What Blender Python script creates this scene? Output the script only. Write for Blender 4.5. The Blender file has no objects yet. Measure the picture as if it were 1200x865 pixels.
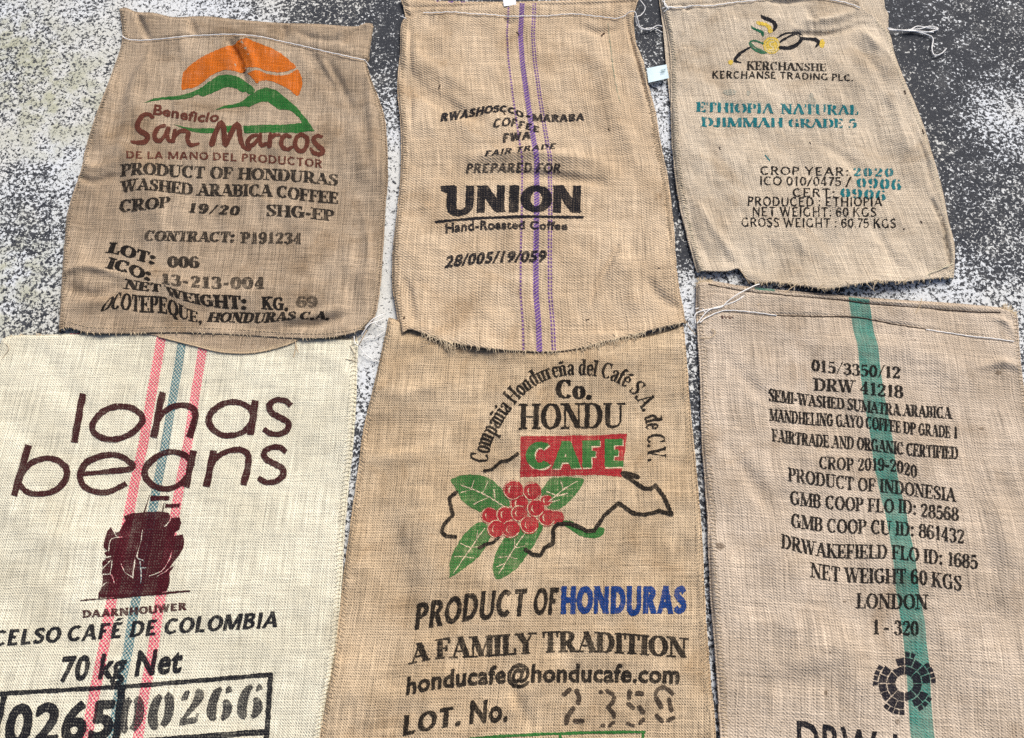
import bpy, bmesh, math, random
import numpy as np
from mathutils import Vector, Matrix
from mathutils.geometry import delaunay_2d_cdt

# ------------------------------------------------------------------ camera, sky, sun, exposure
SC = bpy.context.scene
COL = SC.collection
F_PX, PITCH, CAM_H = 900.0, math.radians(18.5), 1.587
CAM_Y = -CAM_H * math.tan(PITCH)
cam_data = bpy.data.cameras.new("camera")
cam_data.sensor_width = 36.0
cam_data.lens = F_PX / 1200.0 * 36.0
cam_data.clip_start = 0.05
cam_data.clip_end = 200.0
cam = bpy.data.objects.new("camera", cam_data)
cam.location = (0.0, CAM_Y, CAM_H)
cam.rotation_euler = (PITCH, 0, 0)
COL.objects.link(cam)
SC.camera = cam

SUN_EL, SUN_AZ = math.radians(44), math.radians(28)      # azimuth measured from +Y towards +X
world = bpy.data.worlds.new("World")
SC.world = world
world.use_nodes = True
wn = world.node_tree
wn.nodes.clear()
sky = wn.nodes.new("ShaderNodeTexSky")
sky.sky_type = 'NISHITA'
sky.sun_disc = False
sky.sun_elevation = SUN_EL
sky.sun_rotation = SUN_AZ
sky.air_density = 0.7
sky.dust_density = 4.0
sky.ozone_density = 0.6
bg = wn.nodes.new("ShaderNodeBackground")
bg.inputs["Strength"].default_value = 0.058
wo = wn.nodes.new("ShaderNodeOutputWorld")
wn.links.new(sky.outputs[0], bg.inputs[0])
wn.links.new(bg.outputs[0], wo.inputs[0])

sun_data = bpy.data.lights.new("sun", 'SUN')
sun_data.energy = 1.5
sun_data.angle = math.radians(32)
sun_data.color = (1.0, 0.96, 0.90)
sun = bpy.data.objects.new("sun", sun_data)
sd = Vector((math.sin(SUN_AZ) * math.cos(SUN_EL), math.cos(SUN_AZ) * math.cos(SUN_EL), math.sin(SUN_EL)))
sun.rotation_euler = sd.to_track_quat('Z', 'Y').to_euler()
sun.location = sd * 6
COL.objects.link(sun)

SC.view_settings.view_transform = 'Standard'
SC.view_settings.look = 'None'
SC.view_settings.gamma = 1.0
SC.view_settings.use_curve_mapping = False
SC.view_settings.exposure = 1.22
SC.cycles.use_denoising = False
SC.cycles.max_bounces = 6

# ------------------------------------------------------------------ geometry helpers
RNG = np.random.default_rng(7)
random.seed(7)

def ray(px):
    """direction through a point of the 1200x865 picture"""
    px = np.asarray(px, float)
    dx = (px[..., 0] - 600.0) / F_PX
    dy = -(px[..., 1] - 432.5) / F_PX
    c, s = math.cos(PITCH), math.sin(PITCH)
    return np.stack([dx, c * dy + s, s * dy - c], -1)

def on_plane(px, z):
    """where the line of sight meets the height z (number or array): ground coordinates"""
    d = ray(px)
    t = (z - CAM_H) / d[..., 2]
    return np.stack([d[..., 0] * t, CAM_Y + d[..., 1] * t], -1)

def to_px(x, y, z):
    c, s = math.cos(PITCH), math.sin(PITCH)
    ry, rz = y - CAM_Y, z - CAM_H
    yy = c * ry + s * rz
    zz = -s * ry + c * rz
    return np.stack([600 + F_PX * x / -zz, 432.5 - F_PX * yy / -zz], -1)

def on_cloth(px, hf, off=0.0, it=4):
    z = np.full(np.asarray(px).shape[:-1], 0.01)
    for _ in range(it):
        xy = on_plane(px, z)
        z = hf(xy[..., 0], xy[..., 1]) + off
    return np.concatenate([xy, z[..., None]], -1)

def crom(pts, n):
    """n points along a Catmull-Rom curve through pts, evenly spaced by length"""
    p = np.asarray(pts, float)
    if len(p) == 2:
        t = np.linspace(0, 1, n)[:, None]
        return p[0] * (1 - t) + p[1] * t
    q = np.vstack([2 * p[0] - p[1], p, 2 * p[-1] - p[-2]])
    out = []
    for i in range(1, len(q) - 2):
        t = np.linspace(0, 1, 24, endpoint=False)[:, None]
        a, b, c, d = q[i - 1], q[i], q[i + 1], q[i + 2]
        out.append(0.5 * (2 * b + (c - a) * t + (2 * a - 5 * b + 4 * c - d) * t ** 2 + (3 * b - a - 3 * c + d) * t ** 3))
    out.append(p[-1:])
    o = np.vstack(out)
    return resample(o, n)

def resample(o, n):
    o = np.asarray(o, float)
    L = np.r_[0, np.cumsum(np.linalg.norm(np.diff(o[:, :2], axis=0), axis=1))]
    s = np.linspace(0, L[-1], n)
    return np.stack([np.interp(s, L, o[:, k]) for k in range(o.shape[1])], -1)

class Waves:
    """smooth random relief"""
    def __init__(self, seed, lam, amp, n=14):
        r = np.random.default_rng(seed)
        a = r.uniform(0, 2 * math.pi, n)
        k = 2 * math.pi / (lam * r.uniform(0.6, 1.6, n))
        self.kx, self.ky, self.ph = k * np.cos(a), k * np.sin(a), r.uniform(0, 6.28, n)
        self.amp = amp * math.sqrt(2.0 / n)
    def __call__(self, x, y):
        s = 0
        for kx, ky, ph in zip(self.kx, self.ky, self.ph):
            s = s + np.sin(kx * x + ky * y + ph)
        return s * self.amp

class Wrinkle:
    """a ridge (+) or a groove (-) along a line on the ground; amp and width in metres"""
    def __init__(self, px, width, amp, taper=True):
        n = max(10, 4 * len(px))
        p = crom([q[:2] for q in px], n)
        self.p = on_plane(p, 0.01)
        t = np.linspace(0, 1, n)
        a = np.interp(t, np.linspace(0, 1, len(amp)), amp) if hasattr(amp, '__len__') else np.full(n, amp)
        if taper:
            a = 2.5 * a * np.sqrt(np.clip(np.sin(math.pi * (0.04 + 0.92 * t)), 0, 1))
        self.a, self.w = a, width
        m = 3.2 * width
        self.box = (self.p[:, 0].min() - m, self.p[:, 0].max() + m, self.p[:, 1].min() - m, self.p[:, 1].max() + m)
    def __call__(self, x, y):
        x = np.asarray(x); out = np.zeros(x.shape)
        b = self.box
        k = (x > b[0]) & (x < b[1]) & (y > b[2]) & (y < b[3])
        if not k.any():
            return out
        xs, ys = x[k], y[k]
        best = np.full(xs.shape, 1e9); amp = np.zeros(xs.shape)
        for i in range(len(self.p) - 1):
            a, c = self.p[i], self.p[i + 1]
            d = c - a
            t = np.clip(((xs - a[0]) * d[0] + (ys - a[1]) * d[1]) / (d @ d + 1e-12), 0, 1)
            dd = (xs - a[0] - t * d[0]) ** 2 + (ys - a[1] - t * d[1]) ** 2
            m = dd < best
            best[m] = dd[m]
            amp[m] = (self.a[i] * (1 - t) + self.a[i + 1] * t)[m]
        out[k] = amp * np.exp(-best / self.w ** 2)
        return out

def new_mesh(name, verts, faces, mat, parent=None, uv=None, smooth=True):
    me = bpy.data.meshes.new(name)
    verts = np.asarray(verts, np.float32)
    if isinstance(faces, np.ndarray):
        nf, k = faces.shape
        me.vertices.add(len(verts)); me.vertices.foreach_set("co", verts.ravel())
        me.loops.add(nf * k); me.loops.foreach_set("vertex_index", faces.astype(np.int32).ravel())
        me.polygons.add(nf); me.polygons.foreach_set("loop_start", np.arange(0, nf * k, k, dtype=np.int32))
        me.polygons.foreach_set("loop_total", np.full(nf, k, np.int32))
        me.update(calc_edges=True); me.validate()
    else:
        me.from_pydata([tuple(v) for v in verts.tolist()], [], [tuple(f) for f in faces])
        me.update()
    if smooth:
        me.polygons.foreach_set("use_smooth", np.ones(len(me.polygons), bool))
    if uv is not None:
        li = np.zeros(len(me.loops), np.int32); me.loops.foreach_get("vertex_index", li)
        l = me.uv_layers.new(name="UVMap")
        l.data.foreach_set("uv", np.asarray(uv, np.float32)[li].ravel())
    me.materials.append(mat)
    ob = bpy.data.objects.new(name, me)
    COL.objects.link(ob)
    if parent is not None:
        root = parent
        ob.parent = root
        base = root.matrix_world if root.type == 'EMPTY' else root.matrix_parent_inverse
        if root.type == 'EMPTY':
            ob.matrix_parent_inverse = Matrix.Translation(-Vector(root.location))
    return ob

def tube_data(pts, r, sides=6, r_end=None, flat=1.0):
    """a round cord along 3-D points"""
    p = np.asarray(pts, float); n = len(p)
    t = np.gradient(p, axis=0); t /= np.linalg.norm(t, axis=1)[:, None] + 1e-12
    up = np.array([0, 0, 1.0])
    s = np.cross(t, up); L = np.linalg.norm(s, axis=1)
    s[L < 1e-4] = [1, 0, 0]; s /= np.linalg.norm(s, axis=1)[:, None]
    u = np.cross(s, t)
    rr = np.linspace(r, r if r_end is None else r_end, n)
    a = np.linspace(0, 2 * math.pi, sides, endpoint=False)
    v = p[:, None] + rr[:, None, None] * (np.cos(a)[None, :, None] * s[:, None] + flat * np.sin(a)[None, :, None] * u[:, None])
    v = v.reshape(-1, 3)
    i = np.arange(n - 1)[:, None] * sides; j = np.arange(sides)[None]
    j2 = (j + 1) % sides
    f = np.stack([i + j, i + j2, i + sides + j2, i + sides + j], -1).reshape(-1, 4)
    return v, f

class Cords:
    """several cords gathered into one mesh"""
    def __init__(self): self.v, self.f, self.n = [], [], 0
    def add(self, pts, r, sides=5, r_end=None, flat=1.0):
        v, f = tube_data(pts, r, sides, r_end, flat)
        self.v.append(v); self.f.append(f + self.n); self.n += len(v)
    def build(self, name, mat, parent):
        v = np.vstack(self.v)
        return new_mesh(name, v, np.vstack(self.f), mat, parent, uv=v[:, :2])

# ------------------------------------------------------------------ flat shapes (print on cloth)
def subdivide(v, tris, L):
    """cut triangles until no edge is longer than L"""
    v = [tuple(q) for q in np.asarray(v).tolist()]
    tris = [tuple(t) for t in tris]
    for _ in range(9):
        mid = {}
        def m(a, b):
            k = (a, b) if a < b else (b, a)
            if k in mid: return mid[k]
            dx, dy = v[a][0] - v[b][0], v[a][1] - v[b][1]
            if dx * dx + dy * dy > L * L:
                v.append(((v[a][0] + v[b][0]) / 2, (v[a][1] + v[b][1]) / 2)); mid[k] = len(v) - 1
            else:
                mid[k] = -1
            return mid[k]
        out = []; cut = False
        for a, b, c in tris:
            ab, bc, ca = m(a, b), m(b, c), m(c, a)
            k = (ab >= 0) + (bc >= 0) + (ca >= 0)
            if k == 0: out.append((a, b, c)); continue
            cut = True
            if k == 3: out += [(a, ab, ca), (ab, b, bc), (ca, bc, c), (ab, bc, ca)]
            elif k == 1:
                if ab >= 0: out += [(a, ab, c), (ab, b, c)]
                elif bc >= 0: out += [(a, b, bc), (a, bc, c)]
                else: out += [(a, b, ca), (ca, b, c)]
            else:
                if ab < 0: out += [(a, b, bc), (a, bc, ca), (ca, bc, c)]
                elif bc < 0: out += [(a, ab, ca), (ab, b, c), (ab, c, ca)]
                else: out += [(a, ab, c), (ab, bc, c), (ab, b, bc)]
        tris = out
        if not cut: break
    return np.array(v), tris

def union(polys):
    """triangles covering the union of simple polygons (lists of 2-D points)"""
    vs, fs = [], []
    for p in polys:
        p = np.asarray(p, float)
        a = 0.5 * np.sum(p[:, 0] * np.roll(p[:, 1], -1) - p[:, 1] * np.roll(p[:, 0], -1))
        if abs(a) < 1e-9: continue
        if a < 0: p = p[::-1]
        fs.append(list(range(len(vs), len(vs) + len(p))))
        vs += [Vector((float(q[0]), float(q[1]))) for q in p]
    ov, oe, of, _, _, orf = delaunay_2d_cdt(vs, [], fs, 0, 1e-6)
    tris = [tuple(f) for f, o in zip(of, orf) if o]
    return np.array([(q.x, q.y) for q in ov]), tris

def quads_of(pts, w):
    """a stroke of width w (number or per-point) as a chain of quads plus mitred joints"""
    p = np.asarray(pts, float)
    keep = np.r_[True, np.linalg.norm(np.diff(p, axis=0), axis=1) > 1e-7]
    p = p[keep]
    w = np.full(len(p), w, float) if not hasattr(w, '__len__') else np.asarray(w, float)[keep]
    t = np.gradient(p, axis=0); t /= np.linalg.norm(t, axis=1)[:, None] + 1e-12
    n = np.stack([-t[:, 1], t[:, 0]], -1)
    a, b = p + n * w[:, None] / 2, p - n * w[:, None] / 2
    out = []
    for i in range(len(p) - 1):
        out.append(np.array([a[i], b[i], b[i + 1]])); out.append(np.array([a[i], b[i + 1], a[i + 1]]))
    return out

def poly_smooth(pts, n=60, close=True):
    p = list(pts)
    if close:
        q = np.asarray(p + p[:3], float)
        c = crom(np.vstack([p[-1:], q]), n * 2)
        # keep one full turn
        m = crom(np.asarray(p + [p[0]], float), n)
        return m[:-1]
    return crom(p, n)

def circle(cx, cy, rx, ry=None, n=26, rot=0):
    ry = rx if ry is None else ry
    a = np.linspace(0, 2 * math.pi, n, endpoint=False)
    x, y = rx * np.cos(a), ry * np.sin(a)
    c, s = math.cos(rot), math.sin(rot)
    return np.stack([cx + c * x - s * y, cy + s * x + c * y], -1)
# ------------------------------------------------------------------ lettering
# A stroke alphabet: T = thick stroke, t = hairline.  Ops: l line, e ellipse arc (weight follows
# direction), p free curve with weights 0..1, s flat serif, v upright tick at a hairline's end.
G = {
'A': (.82, [('l',.1,0,.41,1,'t'),('l',.39,1,.7,0,'T'),('l',.2,.32,.6,.32,'t'),('s',.1,0),('s',.7,0)]),
'B': (.70, [('l',.17,0,.17,1,'T'),('l',.1,.965,.36,.965,'t'),('l',.17,.53,.36,.53,'t'),('l',.1,.035,.37,.035,'t'),('e',.35,.748,.19,.217,-90,90),('e',.36,.282,.21,.247,-90,90),('s',.13,0),('s',.13,1)]),
'C': (.76, [('e',.41,.5,.29,.465,48,318),('v',.62,.68,1)]),
'D': (.80, [('l',.17,0,.17,1,'T'),('l',.1,.965,.36,.965,'t'),('l',.1,.035,.36,.035,'t'),('e',.36,.5,.31,.465,-90,90),('s',.13,0),('s',.13,1)]),
'E': (.68, [('l',.17,0,.17,1,'T'),('l',.1,.965,.57,.965,'t'),('l',.17,.51,.44,.51,'t'),('l',.1,.035,.59,.035,'t'),('v',.57,.74,1),('v',.45,.38,.64),('v',.59,0,.28),('s',.13,0),('s',.13,1)]),
'F': (.64, [('l',.17,0,.17,1,'T'),('l',.1,.965,.56,.965,'t'),('l',.17,.5,.43,.5,'t'),('v',.56,.72,1),('v',.44,.37,.63),('s',.17,0),('s',.13,1)]),
'G': (.82, [('e',.41,.5,.29,.465,48,335),('v',.62,.68,1),('l',.64,.06,.64,.42,'T'),('s',.62,.44)]),
'H': (.84, [('l',.17,0,.17,1,'T'),('l',.67,0,.67,1,'T'),('l',.17,.5,.67,.5,'t'),('s',.17,0),('s',.17,1),('s',.67,0),('s',.67,1)]),
'I': (.36, [('l',.18,0,.18,1,'T'),('s',.18,0),('s',.18,1)]),
'J': (.50, [('l',.32,.25,.32,1,'T'),('p',(.32,.27,1),(.29,.1,.8),(.2,.03,.3),(.1,.06,.6),(.08,.17,.9)),('s',.32,1)]),
'K': (.80, [('l',.17,0,.17,1,'T'),('l',.6,1,.2,.42,'t'),('l',.33,.6,.66,0,'T'),('s',.17,0),('s',.17,1),('s',.6,1),('s',.66,0)]),
'L': (.64, [('l',.17,0,.17,1,'T'),('l',.1,.035,.57,.035,'t'),('v',.57,0,.32),('s',.13,0),('s',.17,1)]),
'M': (.98, [('l',.13,0,.13,1,'t'),('l',.83,0,.83,1,'T'),('l',.17,1,.48,.04,'T'),('l',.48,.04,.8,1,'t'),('s',.13,0),('s',.83,0),('s',.13,1),('s',.85,1)]),
'N': (.84, [('l',.14,0,.14,1,'t'),('l',.68,0,.68,1,'t'),('l',.15,1,.68,.02,'T'),('s',.14,0),('s',.12,1),('s',.68,1)]),
'O': (.82, [('e',.41,.5,.3,.465,0,360)]),
'P': (.66, [('l',.17,0,.17,1,'T'),('l',.1,.965,.35,.965,'t'),('l',.17,.47,.35,.47,'t'),('e',.35,.718,.2,.247,-90,90),('s',.17,0),('s',.13,1)]),
'Q': (.82, [('e',.41,.5,.3,.465,0,360),('l',.4,.1,.66,-.2,'T')]),
'R': (.76, [('l',.17,0,.17,1,'T'),('l',.1,.965,.35,.965,'t'),('l',.17,.5,.35,.5,'t'),('e',.35,.732,.2,.232,-90,90),('l',.37,.5,.62,0,'T'),('s',.17,0),('s',.13,1),('s',.66,0)]),
'S': (.64, [('p',(.52,.8,.25),(.45,.93,.15),(.31,.965,0),(.15,.87,.6),(.15,.7,.85),(.32,.53,1),(.5,.35,.9),(.49,.15,.6),(.32,.035,0),(.17,.07,.15),(.1,.2,.25)),('v',.53,.7,1),('v',.09,0,.3)]),
'T': (.72, [('l',.36,0,.36,1,'T'),('l',.07,.965,.65,.965,'t'),('v',.07,.7,1),('v',.65,.7,1),('s',.36,0)]),
'U': (.82, [('l',.17,.3,.17,1,'T'),('p',(.17,.32,1),(.2,.14,.8),(.31,.045,.35),(.42,.035,.15),(.56,.08,.05),(.65,.2,0),(.67,.34,0)),('l',.67,.3,.67,1,'t'),('s',.17,1),('s',.67,1)]),
'V': (.80, [('l',.1,1,.41,0,'T'),('l',.4,0,.68,1,'t'),('s',.1,1),('s',.68,1)]),
'W': (1.10, [('l',.1,1,.34,0,'T'),('l',.34,0,.54,1,'t'),('l',.5,1,.76,0,'T'),('l',.76,0,.98,1,'t'),('s',.1,1),('s',.98,1),('s',.52,1)]),
'X': (.80, [('l',.12,1,.66,0,'T'),('l',.66,1,.12,0,'t'),('s',.12,1),('s',.66,1),('s',.12,0),('s',.66,0)]),
'Y': (.78, [('l',.1,1,.39,.47,'T'),('l',.67,1,.39,.47,'t'),('l',.39,0,.39,.5,'T'),('s',.1,1),('s',.67,1),('s',.39,0)]),
'Z': (.66, [('l',.1,.965,.56,.965,'t'),('l',.1,.035,.58,.035,'t'),('l',.54,.96,.12,.04,'T'),('v',.1,.74,1),('v',.58,0,.28)]),
'0': (.62, [('e',.31,.5,.2,.465,0,360)]),
'1': (.50, [('l',.27,0,.27,1,'T'),('p',(.1,.8,0),(.18,.86,.1),(.27,.97,.2)),('s',.27,0)]),
'2': (.60, [('p',(.11,.7,.6),(.14,.88,.5),(.29,.965,.1),(.45,.86,.8),(.46,.68,1),(.32,.42,.6),(.1,.08,.2)),('l',.08,.07,.5,.07,'m'),('v',.5,.05,.28)]),
'3': (.60, [('p',(.11,.78,.7),(.16,.92,.4),(.29,.965,.1),(.44,.86,.8),(.44,.68,.9),(.34,.55,.3),(.22,.52,0)),('p',(.22,.52,0),(.38,.5,.3),(.48,.36,1),(.46,.15,.9),(.3,.035,.1),(.15,.08,.4),(.1,.22,.7))]),
'4': (.62, [('l',.4,0,.4,1,'T'),('l',.39,.98,.07,.3,'t'),('l',.06,.28,.55,.28,'t'),('s',.4,0)]),
'5': (.60, [('l',.14,.92,.48,.92,'m'),('l',.15,.96,.12,.5,'t'),('p',(.12,.5,0),(.28,.6,.2),(.45,.5,.9),(.48,.32,1),(.42,.12,.7),(.27,.035,.1),(.14,.07,.4),(.09,.2,.7))]),
'6': (.62, [('p',(.48,.8,.6),(.44,.92,.4),(.33,.965,.1),(.18,.84,.8),(.11,.55,1),(.12,.25,1),(.2,.08,.5),(.31,.035,.1),(.45,.12,.7),(.5,.3,1),(.45,.5,.7),(.32,.58,.1),(.18,.5,.2),(.12,.38,.5))]),
'7': (.58, [('l',.08,.93,.52,.93,'m'),('p',(.5,.94,.1),(.34,.55,.6),(.26,.25,1),(.24,0,1)),('v',.09,.72,1)]),
'8': (.62, [('e',.31,.745,.17,.22,0,360),('e',.31,.275,.21,.245,0,360)]),
'9': (.62, [('p',(.13,.2,.6),(.17,.08,.4),(.28,.035,.1),(.43,.16,.8),(.5,.45,1),(.49,.75,1),(.41,.92,.5),(.3,.965,.1),(.16,.88,.7),(.11,.7,1),(.16,.5,.7),(.29,.42,.1),(.43,.5,.2),(.49,.62,.5))]),
'.': (.30, [('d',.15,.09)]), ',': (.30, [('d',.15,.09),('p',(.18,.1,.6),(.17,-.08,.4),(.09,-.2,0))]),
':': (.34, [('d',.17,.12),('d',.17,.62)]), '-': (.42, [('l',.06,.4,.36,.4,'m')]),
'/': (.48, [('l',.04,-.08,.44,1.05,'t')]), '(': (.36, [('p',(.3,1.05,0),(.14,.8,.8),(.1,.5,1),(.14,.2,.8),(.3,-.08,0))]),
')': (.36, [('p',(.06,1.05,0),(.22,.8,.8),(.26,.5,1),(.22,.2,.8),(.06,-.08,0))]),
'a': (.52, [('p',(.12,.5,.7),(.16,.62,.4),(.27,.66,.2),(.38,.58,.9),(.39,.4,1),(.39,.1,1),(.43,.03,.3),(.5,.05,0)),('p',(.39,.4,.1),(.22,.34,.3),(.11,.2,1),(.14,.06,.7),(.24,.02,.2),(.38,.14,.1))]),
'c': (.48, [('p',(.41,.5,.7),(.36,.63,.4),(.26,.66,.2),(.13,.52,.9),(.11,.33,1),(.15,.1,.8),(.28,.02,.2),(.42,.14,.1))]),
'd': (.60, [('l',.43,0,.43,1,'T'),('p',(.43,.5,.1),(.32,.65,.2),(.18,.6,.7),(.11,.34,1),(.17,.08,.8),(.29,.02,.2),(.43,.16,.1)),('s',.48,0),('s',.38,1)]),
'e': (.50, [('p',(.12,.38,.1),(.41,.38,.1),(.4,.54,.7),(.27,.66,.2),(.14,.54,.9),(.11,.33,1),(.16,.1,.8),(.28,.02,.2),(.43,.14,.1))]),
'f': (.36, [('p',(.17,0,1),(.17,.6,1),(.2,.9,.7),(.29,.98,.2),(.36,.9,.7)),('l',.04,.62,.31,.62,'t'),('s',.17,0)]),
'i': (.30, [('l',.15,0,.15,.66,'T'),('s',.15,0),('s',.11,.66),('d',.15,.88)]),
'l': (.30, [('l',.15,0,.15,1,'T'),('s',.15,0),('s',.11,1)]),
'm': (.90, [('l',.14,0,.14,.66,'T'),('p',(.14,.48,.1),(.26,.64,.2),(.36,.62,.7),(.4,.5,1),(.4,.25,1),(.4,0,1)),('p',(.4,.48,.1),(.53,.64,.2),(.64,.62,.7),(.68,.5,1),(.68,.25,1),(.68,0,1)),('s',.14,0),('s',.4,0),('s',.68,0),('s',.09,.66)]),
'n': (.62, [('l',.14,0,.14,.66,'T'),('p',(.14,.48,.1),(.28,.64,.2),(.39,.62,.7),(.43,.5,1),(.43,.25,1),(.43,0,1)),('s',.14,0),('s',.43,0),('s',.09,.66)]),
'o': (.56, [('e',.28,.33,.18,.31,0,360)]),
'p': (.60, [('l',.14,-.3,.14,.66,'T'),('p',(.14,.5,.1),(.27,.65,.2),(.4,.6,.7),(.46,.34,1),(.4,.08,.8),(.28,.02,.2),(.14,.16,.1)),('s',.14,-.3),('s',.09,.66)]),
'r': (.46, [('l',.14,0,.14,.66,'T'),('p',(.14,.44,.1),(.24,.62,.3),(.36,.62,.8)),('s',.14,0),('s',.09,.66)]),
'u': (.62, [('p',(.13,.66,1),(.13,.35,1),(.15,.12,.8),(.26,.02,.2),(.43,.18,.1)),('l',.43,0,.43,.66,'T'),('s',.48,0),('s',.38,.66),('s',.09,.66)]),
}
G['ñ'] = (G['n'][0], G['n'][1] + [('p',(.1,.8,.2),(.2,.88,.5),(.32,.82,.5),(.42,.9,.2))])
G['é'] = (G['e'][0], G['e'][1] + [('l',.2,.76,.36,.94,'m')])
G['É'] = (G['E'][0], G['E'][1] + [('l',.26,1.08,.42,1.25,'m')])
G['í'] = (G['i'][0], [o for o in G['i'][1] if o[0] != 'd'] + [('l',.12,.76,.26,.94,'m')])

_gc = {}
def glyph(ch, T, t, sl, stencil):
    """union mesh of one letter in units of its cap height"""
    key = (ch, T, t, sl, stencil)
    if key in _gc: return _gc[key]
    adv, ops = G[ch]
    polys = []
    for o in ops:
        k = o[0]
        if k == 'l':
            w = {'T': T, 't': t, 'm': (T * .65 + t * .35)}[o[5]]
            if stencil and o[5] == 't':             # bridges of a stencil: hairlines start away from the stem
                if abs(o[2] - o[4]) < 1e-6: o = ('l', o[1] + (o[3] - o[1]) * .58, o[2], o[3], o[4], 'T'); w = t * 1.4
                elif abs(o[1] - o[3]) > 1e-6: o = ('l', o[1], o[2], o[1] + (o[3] - o[1]) * .8, o[2] + (o[4] - o[2]) * .8, 'T'); w = t * 1.2
                else: w = t * 1.4
            if o[2] == o[4] and o[2] > .9: o = (o[0], o[1], 1 - w / 2, o[3], 1 - w / 2, o[5])
            if o[2] == o[4] and o[2] < .1: o = (o[0], o[1], w / 2, o[3], w / 2, o[5])
            dx, dy = o[3] - o[1], o[4] - o[2]; L = math.hypot(dx, dy)
            if abs(dy) < 1e-6 or abs(dx) < 1e-6:
                polys += quads_of([(o[1], o[2]), (o[3], o[4])], w)
            else:                                   # slanted strokes are cut flat at top and bottom
                h = w / 2 * L / abs(dy)
                polys.append([(o[1] - h, o[2]), (o[1] + h, o[2]), (o[3] + h, o[4]), (o[3] - h, o[4])])
        elif k == 'e':
            a = np.radians(np.linspace(o[5], o[6], max(8, int(abs(o[6] - o[5]) / 9))))
            rx, ry = o[3] + (0), o[4] + .035 - t / 2
            x, y = o[1] + rx * np.cos(a), o[2] + ry * np.sin(a)
            tx, ty = -rx * np.sin(a), ry * np.cos(a)
            f = np.abs(ty) / np.hypot(tx, ty)
            w = t + (T - t) * f ** 1.6
            q = quads_of(np.stack([x, y], -1), w)
            if stencil: q = [q[i] for i in range(len(q)) if f[i // 2] > .58]
            polys += q
        elif k == 'p':
            q_ = np.array(o[1:], float)
            if sl == 0 and q_[:, 1].max() > .9: q_[:, 1] = t / 2 + (q_[:, 1] - .035) / .93 * (1 - t)
            p = crom(q_, 9 + 5 * len(o))
            q = quads_of(p[:, :2], t + (T - t) * np.clip(p[:, 2], 0, 1))
            if stencil: q = [q[i] for i in range(len(q)) if p[i // 2, 2] > .3]
            polys += q
        elif k == 's' and sl > 0:
            h = (T if not stencil else T * .8) / 2 + sl
            y = o[2]
            s = 1 if y < .5 and y > -.29 else -1
            if y == -.3: s = 1
            if stencil: h *= .8
            polys.append([(o[1] - h, y), (o[1] + h, y), (o[1] + h, y + s * t), (o[1] - h, y + s * t)])
        elif k == 'v' and sl > 0:
            polys.append([(o[1] - t * .55, o[2]), (o[1] + t * .55, o[2]), (o[1] + t * .55, o[3]), (o[1] - t * .55, o[3])])
        elif k == 'd':
            r = max(T * .6, .07)
            polys.append(circle(o[1], o[2], r, n=10))
    v, f = union(polys)
    _gc[key] = (adv, v, f)
    return _gc[key]

STYLES = {'serif': (.20, .075, .07, False), 'serif_bold': (.245, .09, .075, False), 'slab': (.27, .11, .08, False),
          'stencil_serif': (.22, .085, .05, True), 'plain': (.155, .145, 0, False), 'plain_light': (.125, .118, 0, False),
          'heavy': (.275, .225, 0, False), 'heavy_sans': (.215, .185, 0, False), 'medium_sans': (.165, .15, 0, False),
          'digit_stencil': (.24, .06, .04, True), 'condensed_serif': (.19, .07, .07, False)}

def set_type(text, style, track=0.0):
    T, t, sl, st = STYLES[style]
    V, Fs, x, n = [], [], 0.0, 0
    for ch in text:
        if ch == ' ': x += .30; continue
        adv, v, f = glyph(ch, T, t, sl, st)
        V.append(v + [x, 0]); Fs += [(a + n, b + n, c + n) for a, b, c in f]; n += len(v)
        x += adv + track + (max(0, T - .13) * .22 if sl == 0 else 0)
    return np.vstack(V), Fs

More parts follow.
